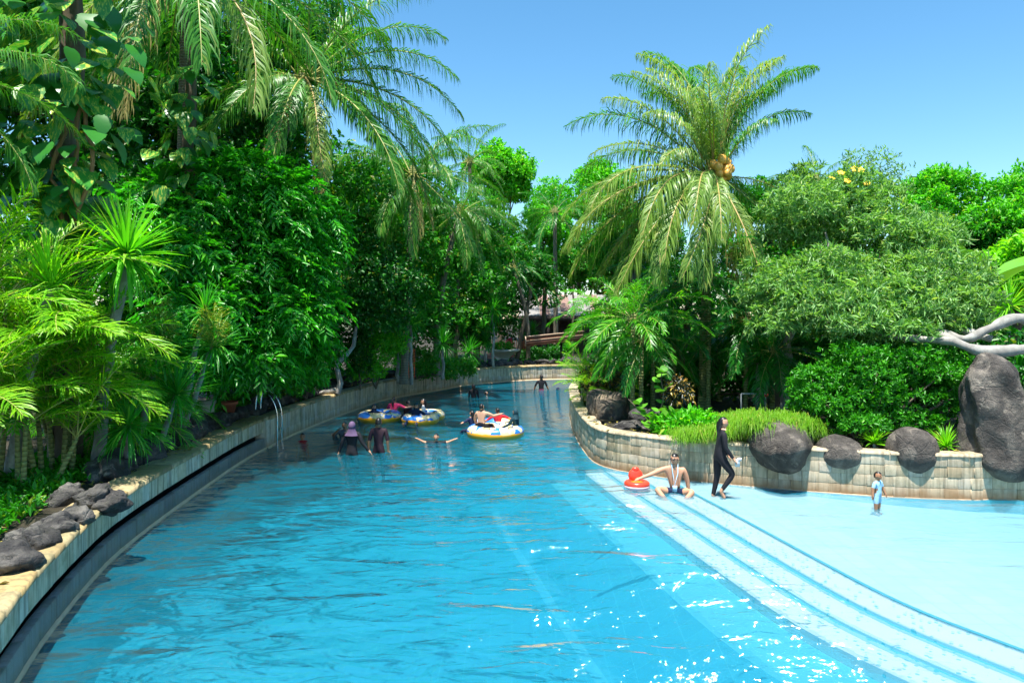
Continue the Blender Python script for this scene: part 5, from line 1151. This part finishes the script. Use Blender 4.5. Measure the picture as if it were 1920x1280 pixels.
stand(818, 829, 1.25, .27, label='child in a black shirt throwing both arms wide in the water', face=182, look=dict(top='black', bottom='black', skin='skin', sleeve=.4), arms=[((1, .15, .05), (1, .1, .55)), ((-1, .15, .05), (-1, .1, .45))], legs=IN, hair='short', child=.4)
stand(888, 745, 1.62, .62, label='person in a black suit with black hair, standing in the channel beside a bathing child', face=10, look=dict(top='black', bottom='black', tunic=True), legs=IN, hair='long')
stand(912, 742, 1.2, .23, label='child neck-deep in the channel next to the person in black', face=-60, look=dict(top=None, bottom='black', skin='skin'), legs=IN, hair='short', child=.4)
stand(1015, 730, 1.72, .74, label='person in a black shirt and rose trunks wading at the far bend', face=8, look=dict(top='black', bottom='rose', sleeve=.5, skin='skin_d', accent='white'), arms=[((.4, .1, -1), (.5, .2, -1)), ((-.5, 0, -1), (-.3, .1, -1))], legs=IN, hair='short')
stand(1046, 730, 1.3, .13, label='swimmer with only a dark blue capped head showing at the far bend', face=-70, look=dict(top='navy', bottom='black', skin='skin_d'), legs=IN, hair='cap:navy', child=.3)
# swim rings
def ring_mat(name, seed):
    n = NT(name); v = n.coord('Object'); z = n.a('SeparateXYZ', Vector=v).outputs['Z']
    ns = n.noise(n.a('Mapping', Vector=v, Location=(seed, seed*2, 0)).outputs[0], 2.6, 1, .4); ns2 = n.noise(v, 9, 2, .5)
    col = n.mix(n.math('GREATER_THAN', ns2, .60), (.82, .66, .34), (.60, .66, .80)); col = n.mix(n.math('GREATER_THAN', ns, .49), col, (.03, .20, .66))
    col = n.mix(n.math('GREATER_THAN', ns2, .68), col, (.03, .03, .05))
    edge = n.math('ADD', z, n.math('MULTIPLY', n.math('SUBTRACT', n.noise(v, 3.2, 1), .5), .10))
    col = n.mix(n.math('LESS_THAN', edge, .03), col, (.90, .42, .02)); return n.fin(n.pbr(col, .3))
M['ring_a'] = ring_mat('ring_print_a', 1.0); M['ring_b'] = ring_mat('ring_print_b', 3.7); M['ring_c'] = ring_mat('ring_print_c', 6.1); M['strap'] = plain('strap_black', (.02, .02, .022), .5, .2)
def swim_ring(label, c, parts, mat, rz=0):
    t = thing('swim_ring', label, 'swim ring', (c[0], c[1], .11), rz, 'inflatable swim rings')
    for x, y, Rr, r_ in parts:
        m = MB(); m.torus((0, 0, 0), Rr, r_, 40, 16, 0, .92); o = m.build('ring', M[mat], t, smooth=True, world=False); o.location = (x, y, 0)
        m = MB(); k_ = 20; m.add([(math.cos(a)*Rr*.8, math.sin(a)*Rr*.8, 0) for a in np.linspace(0, 2*math.pi, k_, endpoint=False)], [tuple(range(k_))]); f_ = m.build('floor', M[mat], o, world=False); f_.location = (0, 0, -.13)
        for a in (-1.9, -.9, .6, 2.3):
            m = MB(); q_ = Rr+r_*.45; P_ = [(math.cos(a+da)*q_, math.sin(a+da)*q_, r_*.78+dz) for da, dz in ((-.14, 0), (-.09, .05), (.09, .05), (.14, 0))]; m.tube(P_, .012, 5); m.build('handle', M['strap'], o, world=False)
    return t
cA = at(712, 787)[:2]; cB = at(788, 792)[:2]; cC = at(929, 816)[:2]
swim_ring('yellow and blue printed swim ring under the reclining person in navy', cA, [(0, 0, .52, .21)], 'ring_a')
swim_ring('cream striped double swim ring beside the yellow and blue one', cB, [(0, 0, .42, .20), (.12, .84, .42, .20)], 'ring_b')
swim_ring('large blue-patched double swim ring carrying the shirtless rider', cC, [(0, 0, .62, .225), (-.05, .92, .54, .22)], 'ring_c')
# riders
def ride(px, py, d, H, top, **kw):         # seated: head top given by row
    z = W(px, py, d)[2]; b = W(px, py, d); c_ = kw.get('child', 0); T = nrm(np.array(kw.get('torso', (0, 0, 1)), float)); hz = .335+.130*(1+.55*c_)
    fx = math.radians(kw['face']); off = np.array([-math.sin(fx), math.cos(fx)])*T[1]*.4*H
    return person(loc=(b[0]-off[0], b[1]-off[1], z-H*hz*max(.35, T[2])), H=H, **kw)
ride(702, 757, 24.2, 1.55, 0, label='person in navy suit and navy headscarf reclining with arms spread on a ring', face=178, torso=(0, -.45, .9), look=dict(top='navy', bottom='navy', tunic=True), arms=[((.85, .1, -.45), (.8, .2, -.75)), ((-.9, .1, -.4), (-.95, .2, -.05))], legs=[((.2, 1, -.1), (.1, .3, -1)), ((-.2, 1, -.1), (-.1, .3, -1))], hair='scarf:navy', head=(0, 10))
ride(739, 742, 24.7, 1.5, 0, label='person in a pink shirt with a black ponytail, seen from behind on the rings', face=-15, look=dict(top='pink', bottom='black', sleeve=.5, tunic=True), arms=[((.8, .3, -.5), (.7, .6, .1)), ((-.5, .3, -.8), (.2, .8, -.3))], legs=SIT, hair='pony', build=1.1)
ride(765, 748, 25.0, 1.4, 0, label='person with short black hair behind the striped ring', face=-40, look=dict(top='maroon', bottom='black', skin='skin'), legs=SIT, hair='short')
ride(781, 755, 23.65, 1.5, 0, label='person in navy with headscarf lying back, feet towards the viewer', face=176, torso=(0, -.5, .87), look=dict(top='navy', bottom='navy', tunic=True, accent='rose'), arms=[((.75, .2, -.65), (.65, .6, -.1)), ((-.75, .25, -.6), (-.75, .5, -.1))], legs=[((.25, 1, .32), (.15, .9, -.35), (0, .4, 1)), ((-.2, 1, .32), (-.1, .9, -.35), (0, .4, 1))], hair='scarf:teal_d', head=(0, -12))
ride(794, 746, 24.5, 1.3, 0, label='child in a white shirt with black hair at the back of the striped ring', face=85, look=dict(top='white', bottom='black', sleeve=.5), legs=SIT, hair='long', child=.3)
ride(903, 755, 20.6, 1.42, 0, label='shirtless rider in black trunks seen from behind on the large ring', face=-18, look=dict(top=None, bottom='black', leg=.45, skin='skin_l'), arms=[((.75, .45, -.45), (.75, .5, .2)), ((-.45, .3, -.9), (-.1, .6, -.6))], legs=[((.55, .9, .05), (-.1, .5, -.8)), ((-.55, .9, .05), (.1, .5, -.8))], hair='short')
ride(885, 768, 21.2, 1.25, 0, label='child in navy stretching one arm out to the left on the large ring', face=35, look=dict(top='navy', bottom='navy'), arms=[((.3, .3, -.9), (.2, .6, -.5)), ((-.9, -.6, -.25), (-.9, -.6, -.05))], legs=SIT, hair='long', child=.25)
ride(933, 763, 21.7, 1.35, 0, label='person in red with black hair at the far side of the large ring', face=20, look=dict(top='redc', bottom='black', sleeve=.5, skin='skin_d'), arms=[((.85, -.1, -.35), (.9, -.4, -.45)), ((-.7, .2, -.5), (-.6, .3, -.3))], legs=SIT, hair='short')
ride(966, 765, 20.85, 1.4, 0, label='person in dark teal suit and headscarf sitting sideways on the large ring', face=62, look=dict(top='teal_d', bottom='black', tunic=True), arms=[((.15, .5, -.85), (.1, .9, -.4)), ((-.15, .5, -.85), (-.1, .9, -.4))], legs=SIT, hair='scarf:teal_d', build=1.08, torso=(0, .05, 1))
# onlooker behind the far net
b_ = W(955, 690, 45.5); person('person in pink with a pale headscarf behind the orange net', (b_[0], b_[1], .95+.8), 150, 1.55, look=dict(top='rose', bottom='black', tunic=True), hair='scarf:white')

# paddling shelf: seated bather, walker, toddler
def glasses(root, J, hc, hr, Rm):
    m = MB()
    for sx in (-1, 1):
        P_ = [hc+Rm@(hr*np.array([sx*.38+.27*math.cos(a), 1.04, .08+.17*math.sin(a)])) for a in np.linspace(0, 2*math.pi, 11)]; m.tube(P_, .0028, 5)
        m.tube([hc+Rm@(hr*np.array([sx*.62, 1.0, .1])), hc+Rm@(hr*np.array([sx*1.06, .2, .08]))], .0026, 5)
    m.tube([hc+Rm@(hr*np.array([-.12, 1.06, .1])), hc+Rm@(hr*np.array([.12, 1.06, .1]))], .0028, 5)
    obj('glasses', m.mesh('glasses', M['strap'], True), root)
    m = MB(); a = J['neck']; m.tube([a+np.array([.035, .035, .02]), a+np.array([.02, .10, -.09]), a+np.array([.0, .115, -.2]), a+np.array([-.035, .08, -.07]), a+np.array([-.035, .03, .02])], .0045, 5); m.box(a+np.array([0, .118, -.24]), (.05, .008, .07)); obj('lanyard_pouch', m.mesh('lanyard_pouch', M['c_lblue'], True), root)
b_ = at(1265, 921, 0)
person('shirtless bather with glasses sitting cross-legged in the shallows, one arm stretched out', (b_[0], b_[1], .0), 168, 1.72, torso=(0, .06, 1), look=dict(top=None, bottom='navy', leg=.22, skin='skin'), arms=[((.92, .25, -.42), (.9, .3, -.32)), ((-.3, -.15, -1), (-.12, -.05, -1))],
       legs=[((.62, .72, .30), (-.55, .30, -.62), (-.4, 1, 0)), ((-.60, .75, .26), (.55, .25, -.60), (.4, 1, 0))], hair='short', head=(-22, 0), extra=glasses)
def packet(root, J, hc, hr, Rm):
    m = MB(); a = J['par']; m.box(a+np.array([-.01, .025, -.02]), (.012, .055, .09)); m.box(a+np.array([-.01, .05, .02]), (.02, .04, .035)); obj('paper_packet', m.mesh('paper_packet', M['c_white']), root)
b_ = at(1348, 931, 0); H_ = 1.66
person('barefoot person in a black full-length swimsuit walking along the shelf edge', (b_[0], b_[1], .80), -92, H_, torso=(0, .13, 1), look=dict(top='black', bottom='black', leg=.93), arms=[((.12, .05, -1), (.02, .62, -.85)), ((-.12, .12, -1), (-.02, .55, -.9))],
       legs=[((.02, .62, -.8), (.0, -.60, -.85), (0, .6, -1)), ((-.02, -.02, -1), (.0, -.22, -1), (0, 1, -.18))], hair='long', head=(0, 4), extra=packet)
b_ = at(1645, 953, 0); H_ = .80
person('toddler in a light blue swim suit standing in the shallows near the tiled wall', (b_[0], b_[1], .265), -146, H_, torso=(0, .03, 1), look=dict(top='lblue', bottom='lblue', sleeve=.4, leg=.45, skin='skin_d', accent='navy', tunic=True), arms=[((.3, -.15, -1), (.2, .1, -1)), ((-.35, .1, -1), (-.2, .35, -.9))], legs=[((.08, .05, -1), (.02, -.02, -1)), ((-.1, -.05, -1), (-.02, -.02, -1))], hair='short', child=.9, build=1.12)
# baby float
M['float_r'] = plain('float_red', (.80, .06, .03), .28, .12); M['float_o'] = plain('float_orange', (.88, .22, .02), .28, .1); M['float_w'] = plain('float_rim', (.78, .55, .62), .3, .1)
b_ = at(1194, 912); t = thing('baby_float', 'red and orange baby float with a raised backrest by the seated bather', 'float', (b_[0], b_[1], .03))
m = MB(); m.torus((0, 0, .03), .185, .075, 30, 12, 0, .9); m.build('ring', M['float_r'], t, smooth=True, world=False)
m = MB(); m.torus((0, 0, -.012), .19, .077, 30, 10, 0, .55); m.build('lower_ring', M['float_w'], t, smooth=True, world=False)
m = MB(); m.ell((0, -.01, .055), (.15, .15, .03), 16, 8); m.build('seat', M['float_o'], t, smooth=True, world=False)
m = MB(); m.ell((0, .15, .17), (.15, .065, .14), 18, 12, 0, np.array(Euler((-.15, 0, 0)).to_matrix())); m.ell((.0, .155, .29), (.075, .05, .055), 12, 8); m.build('backrest', M['float_r'], t, smooth=True, world=False)
